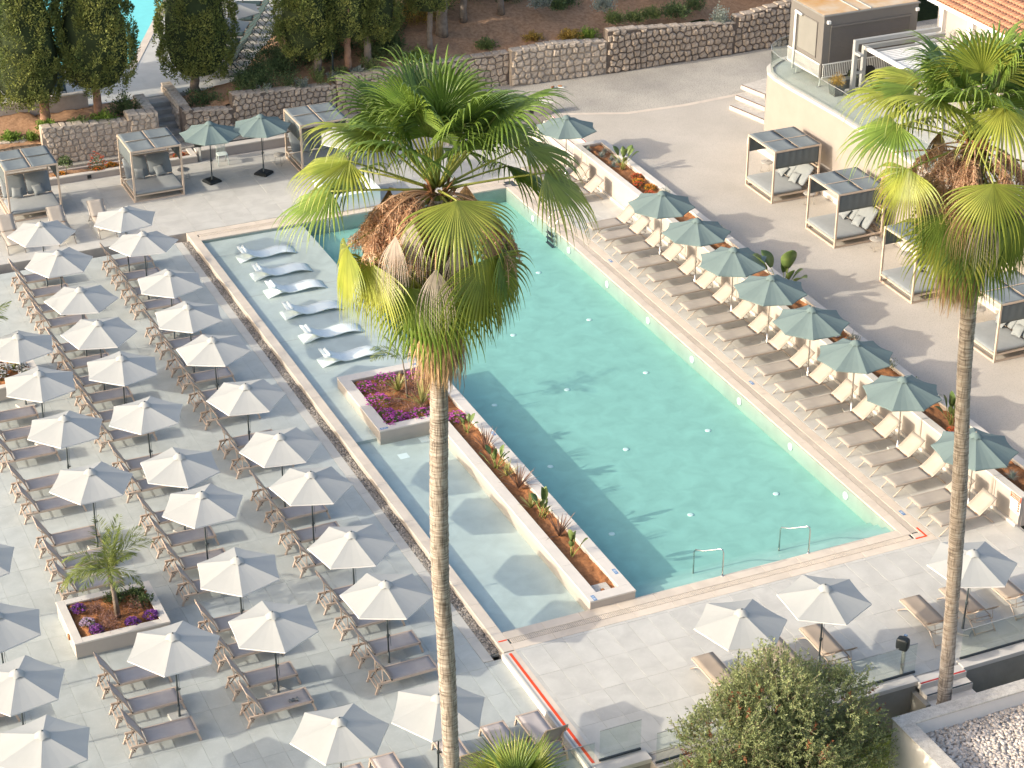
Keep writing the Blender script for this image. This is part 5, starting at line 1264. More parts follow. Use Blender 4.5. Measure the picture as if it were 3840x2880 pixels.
cypress((8.55, 38.85, 1.9), 2.95, 8.5, 1.25, 1.2, -0.45, 0.0, 0.17, 'sunlit cypress right behind the hanging lantern', 25, clumps=330)
cypress((9.75, 38.35, 1.9), 3.55, 8.5, 1.1, 1.1, 0.1, 0.3, 0.15, 'cypress with reddish split bark second right of the lantern', 26, clumps=300, mb=M['bark_red'])
cypress((10.75, 38.5, 1.95), 3.3, 8.5, 1.15, 1.1, 0.35, 0.3, 0.16, 'cypress with grey straight trunk third right of the lantern', 27, clumps=300)
for k, (x, y, z, r_, zz, lab) in enumerate([(13.85, 38.9, 2.25, 0.12, 4.05, 'slim cypress trunk rising from bare slope behind the palm top'), (14.8, 39.9, 2.6, 0.24, 4.5, 'thick cypress trunk with flared foot on the bare slope'),
                                            (16.15, 40.6, 2.9, 0.15, 5.0, 'grey cypress trunk right of the thick flared one'), (18.0, 40.6, 3.0, 0.13, 5.6, 'farthest right cypress trunk on the shaded slope')]):
    cypress((x, y, z), zz, 10.0, 1.05, 1.05, 0.0, 0.1, r_, lab, 30+k, clumps=260, per=60)
cypress((12.0, 41.5, 2.9), 4.2, 10.0, 1.2, 1.2, 0.0, 0.1, 0.16, 'cypress behind the others filling the gap above the slope', 40, clumps=240, per=60)

# ---- small plants
def blades(n, L, w, rng, el0=25, el1=85, droop=0.5, m=5):
    parts = []
    for k in range(n):
        a = rng.uniform(0, 6.283); el = rad(rng.uniform(el0, el1)); l = L*rng.uniform(.7, 1.1)
        d = np.array([math.cos(a)*math.cos(el), math.sin(a)*math.cos(el), math.sin(el)]); p = np.zeros(3); pts = [p.copy()]
        for j in range(m):
            p = p+d*l/m; pts.append(p.copy()); d = d+np.array([0, 0, -droop*math.cos(el)*0.35*(j+1)/m*1.6]); d /= np.linalg.norm(d)
        ww = w*np.array([0.55, 1, 1, 0.8, 0.5, 0.06][:m+1]) if m == 5 else w*np.linspace(1, .06, m+1)
        parts.append(strip(pts, ww, (-math.sin(a)*0.0-math.cos(a)*math.sin(el), -math.sin(a)*math.sin(el), math.cos(el)+0.01)))
    return merge(parts)
def one(name, v, q, m, loc, label, cat, group=None):
    o = npobj(name, v, q, m); o.location = loc; return tag(o, label, cat, group)
def hemi(n, R, h, rng, ln, wd, fill=0.6):
    d = rdir(n, rng); d[:, 2] = np.abs(d[:, 2]); r = rng.uniform(fill, 1, (n, 1))
    P = d*r*np.array([R, R, h]); return leaf_quads(P, d+0.6*rng.normal(size=(n, 3))+np.array([0, 0, .4]), rng.uniform(.7, 1.3, n)*ln, wd, rng)
def flower_clump(name, loc, R, h, mp, label, seed, mleaf=None, np_=90, group=None, ps=0.05, cat='flowers'):
    rng = np.random.default_rng(seed)
    t = thing(name, loc, rng.uniform(0, 6), label, cat, group)
    v, q = hemi(int(260*R/0.25), R, h*0.85, rng, 0.06, 0.03); npobj('foliage', v, q, mleaf or M['shrub'], t)
    d = rdir(np_, rng); d[:, 2] = np.abs(d[:, 2])*0.9+0.15; P = d*np.array([R, R, h])*rng.uniform(.85, 1.08, (np_, 1))
    parts = []
    for k in range(5):
        a = 2*np.pi*k/5+rng.uniform(0, 6, np_); dd = np.stack([np.cos(a), np.sin(a), 0.35+0*a], 1); parts.append(leaf_quads(P, dd, ps, ps*0.8, rng, np.array([0, 0, 1.])))
    v, q = merge(parts); npobj('blossom', v, q, mp, t); return t
def bush(name, loc, R, h, m, label, seed, n=500, ln=0.09, wd=0.03, cat='shrub', group=None, up=0.4, fill=0.35):
    rng = np.random.default_rng(seed); d = rdir(n, rng); d[:, 2] = np.abs(d[:, 2]); lump = 1+0.22*np.sin(d[:, :1]*7+seed)+0.18*np.sin(d[:, 1:2]*9)
    P = d*rng.uniform(fill, 1, (n, 1))*lump*np.array([R, R, h])
    v, q = leaf_quads(P, d+0.6*rng.normal(size=(n, 3))+np.array([0, 0, up]), rng.uniform(.6, 1.3, n)*ln, wd, rng)
    return one(name, v, q, m, loc, label, cat, group)
def sprigs(name, loc, R, h, m, label, seed, n=26, cat='shrub', group=None):
    """upright rosemary-like sprigs"""
    rng = np.random.default_rng(seed); parts = []
    for k in range(n):
        a = rng.uniform(0, 6.283); el = rad(rng.uniform(50, 88)); l = h*rng.uniform(.6, 1.1)
        b = np.array([rng.normal()*R*.35, rng.normal()*R*.35, 0]); d = np.array([math.cos(a)*math.cos(el), math.sin(a)*math.cos(el), math.sin(el)])
        f = np.linspace(0.05, 1, 30)[:, None]; P = b+d*l*f + 0.03*rng.normal(size=(30, 3)); dd = d+0.9*rng.normal(size=(30, 3)); parts.append(leaf_quads(P, dd, 0.10, 0.028, rng))
    v, q = merge(parts); return one(name, v, q, m, loc, label, cat, group)
def paradise(loc, h, n, label, seed, m=None, wide=1.0):
    """bird-of-paradise: stalks with broad paddle leaves"""
    rng = np.random.default_rng(seed); t = thing('paradise_plant', loc, 0, label, 'plant')
    for k in range(n):
        a = rng.uniform(0, 6.283); el = rad(rng.uniform(48, 86)); l = h*rng.uniform(.55, 1.0)
        d = Vector((math.cos(a)*math.cos(el), math.sin(a)*math.cos(el), math.sin(el))); p = Vector((rng.normal()*.04, rng.normal()*.04, 0)); q_ = p+d*l*.58
        st_ = MB().tube([p, (p+q_)/2+Vector((0, 0, .02)), q_], [0.016, 0.013, 0.01], 5).build('stalk', M['stem'], t)
        L = l*0.5; W = L*0.24*wide; side = d.cross(Vector((0, 0, 1))).normalized(); nn = side.cross(d); m_ = 7; P = []
        for i in range(m_+1):
            f = i/m_; w = W*math.sin(math.pi*min(1, f*0.93+0.07))**0.75
            c = q_+d*(L*f)+Vector((0, 0, -0.30*L*f*f*math.cos(el)*1.6)); P.append([c-side*w+nn*w*.35, c, c+side*w+nn*w*.35])
        MB().slab(P, 0.004).build('leaf', m or M['banana'], st_)
    return t
def feather_palm(loc, th, n, L, label, seed, lean=(0, 0), tr=0.07, spread=(10, 85), droop=0.9):
    """young date palm with feather leaves"""
    rng = np.random.default_rng(seed); t = thing('young_palm', loc, 0, label, 'palm')
    top = np.array([lean[0], lean[1], th])
    MB().tube([(0, 0, -0.1), (lean[0]*.4, lean[1]*.4, th*.5), tuple(top)], [tr*1.2, tr*.8, tr*.7], 8).build('trunk', M['bark'], t)
    for k in range(n):
        a = 2*math.pi*(k+rng.uniform(-.3, .3))/n*1.618*2; el = rad(rng.uniform(*spread)); l = L*rng.uniform(.75, 1.1)
        d = np.array([math.cos(a)*math.cos(el), math.sin(a)*math.cos(el), math.sin(el)]); p = top.copy(); pts = [p.copy()]; m = 12
        for j in range(m):
            p = p+d*l/m; pts.append(p.copy()); d = d+np.array([0, 0, -droop*0.22*(0.4+j/m)*max(0.25, math.cos(el))]); d /= np.linalg.norm(d)
        pts = np.array(pts); parts = [strip(pts, np.linspace(.012, .003, m+1), (0, 0.1, 1))]
        f = np.linspace(.12, 1, 34); idx = f*m; i0 = np.minimum(idx.astype(int), m-1); c = pts[i0]+(pts[i0+1]-pts[i0])*(idx-i0)[:, None]; tg = unit(pts[i0+1]-pts[i0])
        sd = unit(np.cross(tg, [0, 0, 1.])+1e-6)
        for s in (-1, 1):
            dd = tg*0.75+sd*s*0.8+np.array([0, 0, -.28])+.12*rng.normal(size=c.shape); parts.append(leaf_quads(c, dd, 0.30*l*np.sin(np.pi*(0.12+.8*f)), 0.024, rng, np.array([0, 0, 1.])))
        v, q = merge(parts); npobj('frond', v, q, M['feather'], t)
    return t
# ---- fan palms
def fan(hub, axis, nrm, R, rng, n=32, spread=205, split=0.47, grav=0.9, fold=0.45, close=1.0):
    """pleated fan blade: joined segments that part and hang at their tips"""
    axis = axis/np.linalg.norm(axis); side = np.cross(axis, nrm); side /= np.linalg.norm(side); nrm = np.cross(side, axis)
    J = 10; V = []; Q = []; o = 0; dphi = rad(spread)/n
    for i in range(n):
        ph = -rad(spread)/2+dphi*(i+.5); d0 = (math.cos(ph)*axis+math.sin(ph)*side)
        L = R*1.28*(0.72+0.28*math.cos(ph*.62))*rng.uniform(.92, 1.08); g = grav*rng.uniform(.7, 1.3); d = d0 - nrm*0.10*abs(math.sin(ph)); d /= np.linalg.norm(d)
        p = hub.copy(); step = L/J; rows = []; sp = split*rng.uniform(.9, 1.1)
        tdir = -math.sin(ph)*axis+math.cos(ph)*side
        for j in range(J+1):
            f = j/J
            if f <= sp: w = max(0.006, f*L*math.tan(dphi/2))*close
            else: w = sp*L*math.tan(dphi/2)*close*max(0.05, 1-((f-sp)/(1-sp))**1.2)*0.92
            rows.append((p-tdir*w-nrm*fold*w, p+nrm*fold*w, p+tdir*w-nrm*fold*w))
            if f > sp*0.8: d = d+np.array([0, 0, -1.0])*g*step/R*(0.25+4.2*max(0, f-sp*.8)); d /= np.linalg.norm(d)
            else: d = d+np.array([0, 0, -1.0])*g*step/R*0.10; d /= np.linalg.norm(d)
            p = p+d*step
        V.append(np.array(rows).reshape(-1, 3))
        for j in range(J):
            b = o+j*3; Q.append((b, b+1, b+4, b+3)); Q.append((b+1, b+2, b+5, b+4))
        o += (J+1)*3
    return np.concatenate(V), np.array(Q)
RT = np.array([cy, -sy, 0.0]); TW = np.array([-sy, -cy, 0.0]); UP = np.array([0, 0, 1.0])     # picture right, towards the viewer, up
def frond(t, heart, az_dir, el, pl, R, rng, m, mp, grav=0.9, tilt=18, spread=205, n=32, split=.47, sag=0.5, roll=0.0, name='frond', close=1.0):
    d = az_dir*math.cos(rad(el))+UP*math.sin(rad(el)); p = heart+d*0.12; pts = [tuple(p)]
    for j in range(6):
        p = p+d*pl/6; pts.append(tuple(p)); d = d-UP*sag*0.10*max(.2, math.cos(rad(el))); d = d/np.linalg.norm(d)
    hor = np.cross(d, UP); hor = hor/max(1e-6, np.linalg.norm(hor))
    ca, sa = math.cos(rad(tilt)), math.sin(rad(tilt)); up = np.cross(hor, d); ax = d*ca-up*sa; nr = np.cross(hor, ax)
    nr = nr*math.cos(roll)+hor*math.sin(roll)
    v, q = fan(np.array(pts[-1]), ax, nr, R, rng, n, spread, split, grav, close=close)
    o = npobj(name, v, q, m, t); MB().tube(pts, [0.034, 0.03, 0.026, 0.024, 0.022, 0.02, 0.02], 5).build('petiole', mp, o)
    return o
def fan_palm(path, heart, label, seed, explicit, r0=0.20, crown=1.0, live=(8, 13, 12), dead=20, skirt=1100, skirt_z=(-1.6, -2.7), bloss=9, bloss_dir=None):
    rng = np.random.default_rng(seed); base = np.array(path[0]); t = thing('fan_palm', tuple(base), 0, label, 'palm'); heart = np.array(heart)-base
    P = np.array(path)-base; s = np.concatenate([[0], np.cumsum(np.linalg.norm(np.diff(P, axis=0), axis=1))]); N = int(s[-1]/0.075)
    ss = np.linspace(0, s[-1], N); C = np.stack([np.interp(ss, s, P[:, k]) for k in range(3)], 1)
    # smooth the way of the trunk, ring scars as small steps in girth
    for _ in range(30): C[1:-1] = 0.25*C[:-2]+0.5*C[1:-1]+0.25*C[2:]
    sw = np.interp(ss, np.linspace(0, s[-1], 12), rng.uniform(.93, 1.08, 12)); nn = 16; V = []
    for i in range(N):
        r = r0*sw[i]*(1.0+0.035*(i % 2)+0.012*rng.normal()); tt = np.linspace(0, 2*np.pi, nn, endpoint=False); rr = r*(1+0.02*rng.normal(size=nn)); zz = 0.012*rng.normal(size=nn)
        V.append(np.stack([C[i, 0]+rr*np.cos(tt), C[i, 1]+rr*np.sin(tt), C[i, 2]+zz], 1))
    i, k = np.meshgrid(np.arange(N-1), np.arange(nn), indexing='ij'); a = (i*nn+k).ravel(); b = (i*nn+(k+1) % nn).ravel()
    tk = npobj('trunk', np.concatenate(V), np.stack([a, b, b+nn, a+nn], 1), M['palm_bark'], t)
    def azd(a): return RT*math.cos(a)+TW*math.sin(a)
    for (a, el, pl, R, kind, tilt) in explicit:
        frond(t, heart, azd(rad(a)), el, pl*crown, R*crown, rng, M['palm_yellow'] if kind else M['palm_leaf'], M['petiole'], grav=1.5, tilt=tilt, sag=0.15, spread=200 if tilt < 40 else 175, n=36)
    for k in range(live[0]):
        a = 6.283*(k+rng.uniform(-.3, .3))/live[0]; frond(t, heart, azd(a), rng.uniform(50, 84), rng.uniform(1.1, 1.7)*crown, rng.uniform(1.05, 1.25)*crown, rng, M['palm_leaf'], M['petiole'], grav=1.5, tilt=8, spread=190, sag=.2)
    for k in range(live[1]):
        a = rad(190+160*(k+rng.uniform(0, 1))/live[1]); frond(t, heart, azd(a), rng.uniform(5, 48), rng.uniform(1.4, 1.9)*crown, rng.uniform(1.1, 1.3)*crown, rng, M['palm_leaf'] if rng.random() < .6 else M['palm_yellow'], M['petiole'], grav=1.9, tilt=26, sag=.25)
    for k in range(live[2]):
        a = 6.283*(k+rng.uniform(-.35, .35))/live[2]; frond(t, heart, azd(a), rng.uniform(-70, -42), rng.uniform(1.6, 2.0)*crown, rng.uniform(1.15, 1.4)*crown, rng, M['palm_yellow'] if rng.random() < .5 else M['palm_leaf'], M['petiole'], grav=2.2, tilt=40, spread=150, sag=.2)
    for k in range(dead):
        a = 6.283*(k+rng.uniform(-.4, .4))/dead; frond(t, heart-UP*0.25, azd(a), rng.uniform(-75, 10), rng.uniform(1.0, 1.7)*crown, rng.uniform(.9, 1.2)*crown, rng, M['dead_leaf'] if rng.random() < .55 else M['dead_grey'], M['dead_leaf'], grav=2.6, tilt=58, spread=75, n=17, split=.22, name='dead_frond', close=1.3)
    for k in range(dead+6):
        a = 6.283*(k+rng.uniform(-.4, .4))/(dead+6); frond(t, heart+UP*(skirt_z[0]+0.9), azd(a), rng.uniform(-86, -72), rng.uniform(.5, .9)*crown, rng.uniform(1.0, 1.3)*crown, rng, M['dead_leaf'], M['dead_leaf'], grav=3.2, tilt=10, spread=46, n=14, split=.2, name='dead_frond', close=1.8, sag=0)
    # leaf boots under the heart
    bt = MB()
    for k in range(90):
        a = rng.uniform(0, 6.283); z = rng.uniform(-1.6, 0.05); d = Vector(azd(a)); c = Vector(heart)+Vector((0, 0, z))+d*(r0*0.9)
        bt.bar(c, c+d*rng.uniform(.10, .26)+Vector((0, 0, rng.uniform(.12, .34))), 0.075, 0.02, (0, 0, 1))
    o = bt.build('leaf_boots', M['boot'], t); o['kind'] = 'stuff'
    # straw skirt
    parts = []
    for k in range(skirt):
        a = rng.uniform(0, 6.283); z = rng.uniform(skirt_z[0]-0.3, skirt_z[0]+0.75); d = azd(a); c = heart+UP*z+d*(r0*rng.uniform(1.0, 1.5)); L = rng.uniform(.5, 1.0)*(abs(skirt_z[1]-skirt_z[0])+.3)
        f = np.linspace(0, 1, 6)[:, None]; pts = c+d*(0.30*np.sin(f*1.9)*rng.uniform(.3, 1.3))-UP*L*f+0.02*rng.normal(size=(6, 3)); parts.append(strip(pts, rng.uniform(.008, .02)*np.array([1, 1, .9, .7, .5, .1]), d+0.3*rng.normal(size=3)))
    v, q = merge(parts); o = npobj('straw_skirt', v, q, M['dead_leaf'], t); o['kind'] = 'stuff'
    # dried flower sprays
    for k in range(bloss):
        a = bloss_dir[k] if bloss_dir else rng.uniform(0, 6.283); a = rad(a)+rng.uniform(-.2, .2); d = azd(a)*0.9+UP*rng.uniform(.05, .5); p = heart-UP*0.1; pts = [p]; L = rng.uniform(1.6, 2.2)*crown
        for j in range(9): p = p+unit(d)*L/9; pts.append(p); d = d-UP*0.24
        st_ = MB().tube([tuple(p) for p in pts], [0.02]*6+[0.013]*4, 4).build('flower_stalk', M['blossom'], t)
        pts = np.array(pts); parts = []
        for i in range(150):
            f = rng.uniform(3.2, 8.95); i0 = int(f); c = pts[i0]+(pts[i0+1]-pts[i0])*(f-i0); hd = rdir(1, rng)[0]*np.array([1, 1, .35]); l = rng.uniform(.18, .5)
            g_ = np.linspace(0, 1, 5)[:, None]; P_ = c+hd*l*0.55*np.sqrt(g_)-UP*l*g_**1.5*rng.uniform(.5, 1.1); parts.append(strip(P_, rng.uniform(.006, .012)*np.array([1, 1, .9, .7, .3]), rdir(1, rng)[0]))
            m_ = 7; ff = rng.uniform(.2, 1, m_)[:, None]; Q_ = c+hd*l*0.55*np.sqrt(ff)-UP*l*ff**1.5*.8; parts.append(leaf_quads(Q_, rdir(m_, rng)*np.array([1, 1, .5])-UP*.5, rng.uniform(.05, .12, m_), rng.uniform(.012, .024, m_), rng))
        v, q = merge(parts); o = npobj('dried_blossom', v, q, M['blossom'], st_); o['kind'] = 'stuff'
    return t
def ring_bark(name):
    """palm bark: thin ring scars round the trunk, vertical cracks"""
    m, N, L, b = new_mat(name); geo = N.new('ShaderNodeNewGeometry')
    def nz(sx, sz, det=3):
        mp = N.new('ShaderNodeMapping'); mp.inputs['Scale'].default_value = (sx, sx, sz); L.new(geo.outputs['Position'], mp.inputs['Vector'])
        n = N.new('ShaderNodeTexNoise'); n.inputs['Scale'].default_value = 1.0; n.inputs['Detail'].default_value = det; L.new(mp.outputs[0], n.inputs['Vector']); return n
    a = nz(2.6, 30.0, 5); r = ramp(N, [(0.32, (0.15, 0.12, 0.10)), (0.46, (0.31, 0.26, 0.22)), (0.64, (0.45, 0.40, 0.35))]); L.new(a.outputs[0], r.inputs[0])
    c = nz(26, 2.5, 2); r3 = ramp(N, [(0.36, (0.35, 0.33, 0.31)), (0.5, (1, 1, 1))]); L.new(c.outputs[0], r3.inputs[0])
    mx = N.new('ShaderNodeMix'); mx.data_type = 'RGBA'; mx.blend_type = 'MULTIPLY'; mx.inputs[0].default_value = 0.7; L.new(r.outputs[0], mx.inputs[6]); L.new(r3.outputs[0], mx.inputs[7])
    L.new(mx.outputs[2], b.inputs['Base Color']); b.inputs['Roughness'].default_value = 0.95
    bp = N.new('ShaderNodeBump'); bp.inputs['Strength'].default_value = 0.9; bp.inputs['Distance'].default_value = 0.03; L.new(a.outputs[0], bp.inputs['Height']); L.new(bp.outputs[0], b.inputs['Normal'])
    return m
M['palm_bark'] = ring_bark('palm_bark')
# explicit fronds: (bearing: 0 picture right, 90 towards viewer, 180 left), elevation, petiole, blade, yellowish, roll
EX1 = [(116, 46, 1.75, 1.2, 0, 8), (47, 63, 1.77, 1.25, 0, 6), (14, 55, 2.1, 1.3, 0, 25), (171, 5, 2.0, 1.2, 0, 22), (8, 15, 2.1, 1.35, 1, 45), (74, 17, 1.5, 1.3, 1, 60), (164, -27, 2.0, 1.25, 1, 48), (143, -35, 1.85, 1.3, 1, 42),
       (118, -57, 1.9, 1.3, 0, 24), (90, -62, 1.95, 1.4, 0, 20), (46, -33, 1.65, 1.4, 1, 45), (9, -32, 1.6, 1.35, 0, 46), (150, 48, 1.9, 1.25, 1, 24), (130, 70, 1.8, 1.2, 0, 4), (70, 76, 1.7, 1.2, 0, 4), (158, 28, 1.9, 1.2, 1, 30)]
fan_palm([(-4.62, -7.5, ZG), (-4.6, -7.5, 2.3), (-4.66, -7.5, 4.5), (-4.7, -7.5, 5.8), (-4.81, -7.5, 7.7), (-4.81, -7.5, 9.7), (-4.78, -7.5, 11.1), (-4.76, -7.5, 12.5), (-4.73, -7.5, 15.2), (-4.73, -7.5, 16.7)],
         (-4.73, -7.5, 16.85), 'tall fan palm in front of the pool with shaggy straw skirt', 51, EX1, r0=0.19, live=(13, 10, 9), bloss=16, bloss_dir=[150, 165, 185, 200, 135, 172, 158, 120, 10, -10, 30, 145, 128, 155, 140, 168], skirt_z=(-2.8, -4.0))
EX2 = [(105, 73, 1.8, 1.25, 1, 5), (24, 76, 2.0, 1.3, 0, 5), (81, 46, 1.75, 1.35, 1, 68), (164, 20, 1.93, 1.3, 0, 35), (187, 34, 1.95, 1.2, 1, 30), (152, -7, 1.7, 1.35, 1, 60), (87, -7, 1.6, 1.3, 1, 65), (126, -63, 1.9, 1.4, 1, 15), (62, -67, 2.0, 1.4, 0, 12),
       (30, -47, 1.5, 1.3, 0, 30), (140, 45, 1.8, 1.25, 1, 25), (10, 40, 1.9, 1.3, 0, 25)]
fan_palm([(9.06, -7.9, ZG), (9.01, -7.9, 0.3), (8.93, -7.9, 2.3), (8.84, -7.9, 4.25), (8.66, -7.9, 7.1), (8.42, -7.9, 9.8), (8.29, -7.9, 12.1), (8.2, -7.9, 13.6), (8.0, -7.9, 15.8)], (7.96, -7.9, 15.95),
         'tall fan palm at the right with curved trunk rising behind the white building', 52, EX2, r0=0.18, live=(13, 10, 9), bloss=11, bloss_dir=[150, 130, 110, 60, 20, 180, 0, 140, 90, 160, 120], skirt_z=(-2.6, -3.7))
# low fan palm at the bottom edge
rng = np.random.default_rng(53); t = thing('low_fan_palm', (-2.9, -7.3, ZG), 0, 'low fan palm with spiky leaves at the bottom edge', 'palm')
MB().tube([(0, 0, -0.1), (0, 0, 1.0), (0.02, 0, 2.3)], [0.2, 0.17, 0.15], 10).build('trunk', M['palm_bark'], t)
for k in range(16):
    a = 6.283*(k+rng.uniform(-.3, .3))/16
    frond(t, np.array([0.0, 0, 2.3]), RT*math.cos(a)+TW*math.sin(a), rng.uniform(20, 80), rng.uniform(.3, .6), rng.uniform(.75, .95), rng, M['palm_leaf'] if k % 3 else M['palm_yellow'], M['petiole'], grav=0.12, tilt=5, spread=200, split=.45, sag=.2)
# ---- olive tree
def olive(loc, label, seed):
    rng = np.random.default_rng(seed); t = thing('olive_tree', loc, 0, label, 'tree'); z0 = 1.0
    MB().tube([(0, 0, -0.1), (0.1, 0.05, 0.7), (-0.05, 0, 1.4), (0.1, 0, 1.9)], [0.26, 0.2, 0.18, 0.14], 9).build('trunk', M['bark'], t)
    lobes = [((-1.15, -0.15, 2.75), 1.45), ((0.35, 0.15, 3.35), 1.45), ((1.75, 0.0, 2.75), 1.40), ((0.2, -0.9, 2.1), 1.5), ((2.35, -0.3, 1.6), 1.1), ((-1.6, -0.5, 1.7), 1.1), ((0.9, -0.8, 1.3), 1.5), ((-0.6, -0.9, 1.0), 1.4), ((0.2, 0.8, 2.6), 1.3)]
    twp = []; lp = []; rp_ = []
    for c, R in lobes:
        c = np.array(c); MB().tube([(0.05, 0, 1.5), tuple(c*0.6+np.array([0, 0, .5])), tuple(c)], [0.09, 0.06, 0.03], 6).build('limb', M['bark'], t)
        for k in range(int(620*R*R/1.6)):
            d = rdir(1, rng)[0]; d[2] = d[2]*0.9+0.2; r = R*rng.uniform(.45, 1.0)**.6; b = c+d*r*0.75; dd = unit(d+0.45*rng.normal(size=3)+np.array([0, 0, .55])); l = rng.uniform(.28, .55)
            lump = 1+0.12*math.sin(b[0]*5)+0.1*math.sin(b[1]*6+b[2]*4); b = c+(b-c)*lump
            twp.append(strip(np.array([b, b+dd*l*.5, b+dd*l]), np.array([.006, .005, .002]), rdir(1, rng)[0])); n = 22
            f = rng.uniform(.05, 1.05, (n, 1)); P = b+dd*l*f; ld = dd+0.9*rng.normal(size=(n, 3)); (rp_ if rng.random() < .025 else lp).append(leaf_quads(P, ld, rng.uniform(.06, .10, n), rng.uniform(.022, .034, n), rng))
    v, q = merge(lp); cr = npobj('crown', v, q, M['olive'], t); v, q = merge(rp_); npobj('dry_leaves', v, q, M['olive_red'], cr); v, q = merge(twp); npobj('twigs', v, q, M['twig'], cr)
olive((3.55, -8.1, ZG), 'rounded olive tree with silvery leaves at the bottom of the picture', 61)
# grass under the olive
n = 16000; c = np.stack([RNG.uniform(-6, 9, n), RNG.uniform(-11, -6.6, n), np.full(n, ZG)], 1); d = RNG.normal(size=(n, 3))*.5+np.array([0, 0, 1.]); v, q = leaf_quads(c, d, RNG.uniform(.05, .13, n), .014, RNG)
o = npobj('grass', v, q, M['grass']); tag(o, 'bright short grass below the near edge wall', 'grass', kind='stuff')
# ---- planting in the pool planter
zs = 0.15
for k, (x, y, R, h) in enumerate([(1.45, 14.3, .34, .22), (2.25, 14.55, .40, .25), (3.25, 14.4, .33, .24), (1.42, 13.2, .44, .30), (1.42, 12.35, .30, .22), (1.72, 12.05, .30, .22), (1.40, 11.80, .32, .2), (2.35, 11.85, .42, .22), (3.35, 12.75, .3, .24), (3.38, 11.2, .33, .24), (2.75, 12.0, .2, .15)]):
    flower_clump('magenta_flowers', (x, y, zs), R, h, M['magenta'], 'magenta flower clump, %s counted from the far corner of the square planter' % ORD[k], 70+k, group='magenta flowers in the pool planter', np_=int(190*R), mleaf=M['shrub_light'])
for k, (x, y) in enumerate([(1.85, 13.9), (2.0, 13.0), (2.2, 12.35), (2.95, 13.9), (3.3, 12.2), (2.7, 13.3), (2.55, 12.3)]):
    bush('mauve_bush', (x, y, zs-.02), .30, .28, M['mauve_plant'], 'dusky mauve bush, %s counted from the far side of the square planter' % ORD[k], 90+k, 420, .07, .014, group='mauve bushes in the pool planter')
for k, (x, y, L) in enumerate([(2.35, 13.75, .75), (2.72, 12.55, .95)]):
    v, q = blades(26, L, .028, np.random.default_rng(100+k), 30, 86, .5); one('flax_plant', v, q, M['phormium'], (x, y, zs), ('striped yellow flax behind the young palm stem', 'striped yellow flax in front of the young palm stem')[k], 'flax')
feather_palm((2.52, 13.3, zs), 1.35, 8, 1.25, 'thin young palm rising from the square pool planter', 110, (-.12, .05), .035, (35, 85), 1.0)
for k, (y, kind) in enumerate([(10.3, 'p'), (9.0, 'b'), (7.9, 'p'), (7.3, 'f'), (6.5, 'b'), (5.3, 'f'), (4.7, 'p'), (3.55, 'b'), (2.45, 'p')]):
    x = 3.40+0.08*math.sin(k*2.2)
    if kind == 'p': paradise((x, y, zs), (1.0, 1.05, 1.0, .95)[k % 4], (5, 9, 10, 7)[k % 4], 'broad-leaved paradise plant, %s plant from the far end of the strip planter' % ORD[k], 120+k)
    else:
        v, q = blades(30, .85 if kind == 'b' else .55, .020, np.random.default_rng(130+k), 25, 85, .55); one('flax_plant', v, q, M['bronze'] if kind == 'b' else M['phormium'], (x, y, zs), '%s flax tuft, %s plant from the far end of the strip planter' % ('bronze' if kind == 'b' else 'yellow striped', ORD[k]), 'flax', 'flax tufts in the strip planter')
# ---- planter box with the young palm
zb = ZL+0.46
feather_palm((-9.45, 4.75, zb), 1.45, 24, 1.45, 'bushy young palm in the planter box on the lounge deck', 140, (-.12, .05), .075, (5, 88), 1.0)
for k, (x, y) in enumerate([(-9.95, 5.1), (-9.75, 4.45), (-8.95, 4.75), (-9.9, 4.15)]): bush('mauve_bush', (x, y, zb-.02), .32, .34, M['mauve_plant'], 'dusky pink bush at the %s of the young palm foot' % ('far left', 'near left', 'right', 'near corner')[k], 150+k, 420, .09, .012, group='pink bushes in the planter box')
for k, (x, y) in enumerate([(-10.4, 5.35), (-10.2, 4.15), (-9.2, 4.12), (-8.65, 4.25), (-10.35, 4.6)]): flower_clump('purple_flowers', (x, y, zb), .2, .17, M['purple'] if k != 4 else M['lilac'], 'purple flower clump in the young palm planter, %s clockwise from its far left corner' % ORD[k], 160+k, group='purple flowers in the planter box')
for k, (x, y) in enumerate([(-9.35, 5.45), (-8.8, 5.4), (-8.65, 5.0)]): bush('dark_bush', (x, y, zb-.02), .28, .3, M['shrub'], 'dark green bush at the back of the young palm planter, %s from left' % ORD[k], 170+k, 380, .08, .05, group='dark bushes in the planter box')
for k, (x, y) in enumerate([(-8.75, 20.2), (-9.3, 20.35), (-9.5, 19.9), (-8.6, 19.6)]): flower_clump('white_flowers', (x, y, zb), .3, .2, M['white_petal'], 'white flower clump beneath the left edge parasols, %s from the right' % ORD[k], 180+k, group='white flowers in the far planter box')
feather_palm((-10.3, 20.0, zb), 1.5, 12, 1.9, 'young palm at the left edge reaching a drooping leaf over the loungers', 188, (0.1, 0), .1, (15, 75), .8)
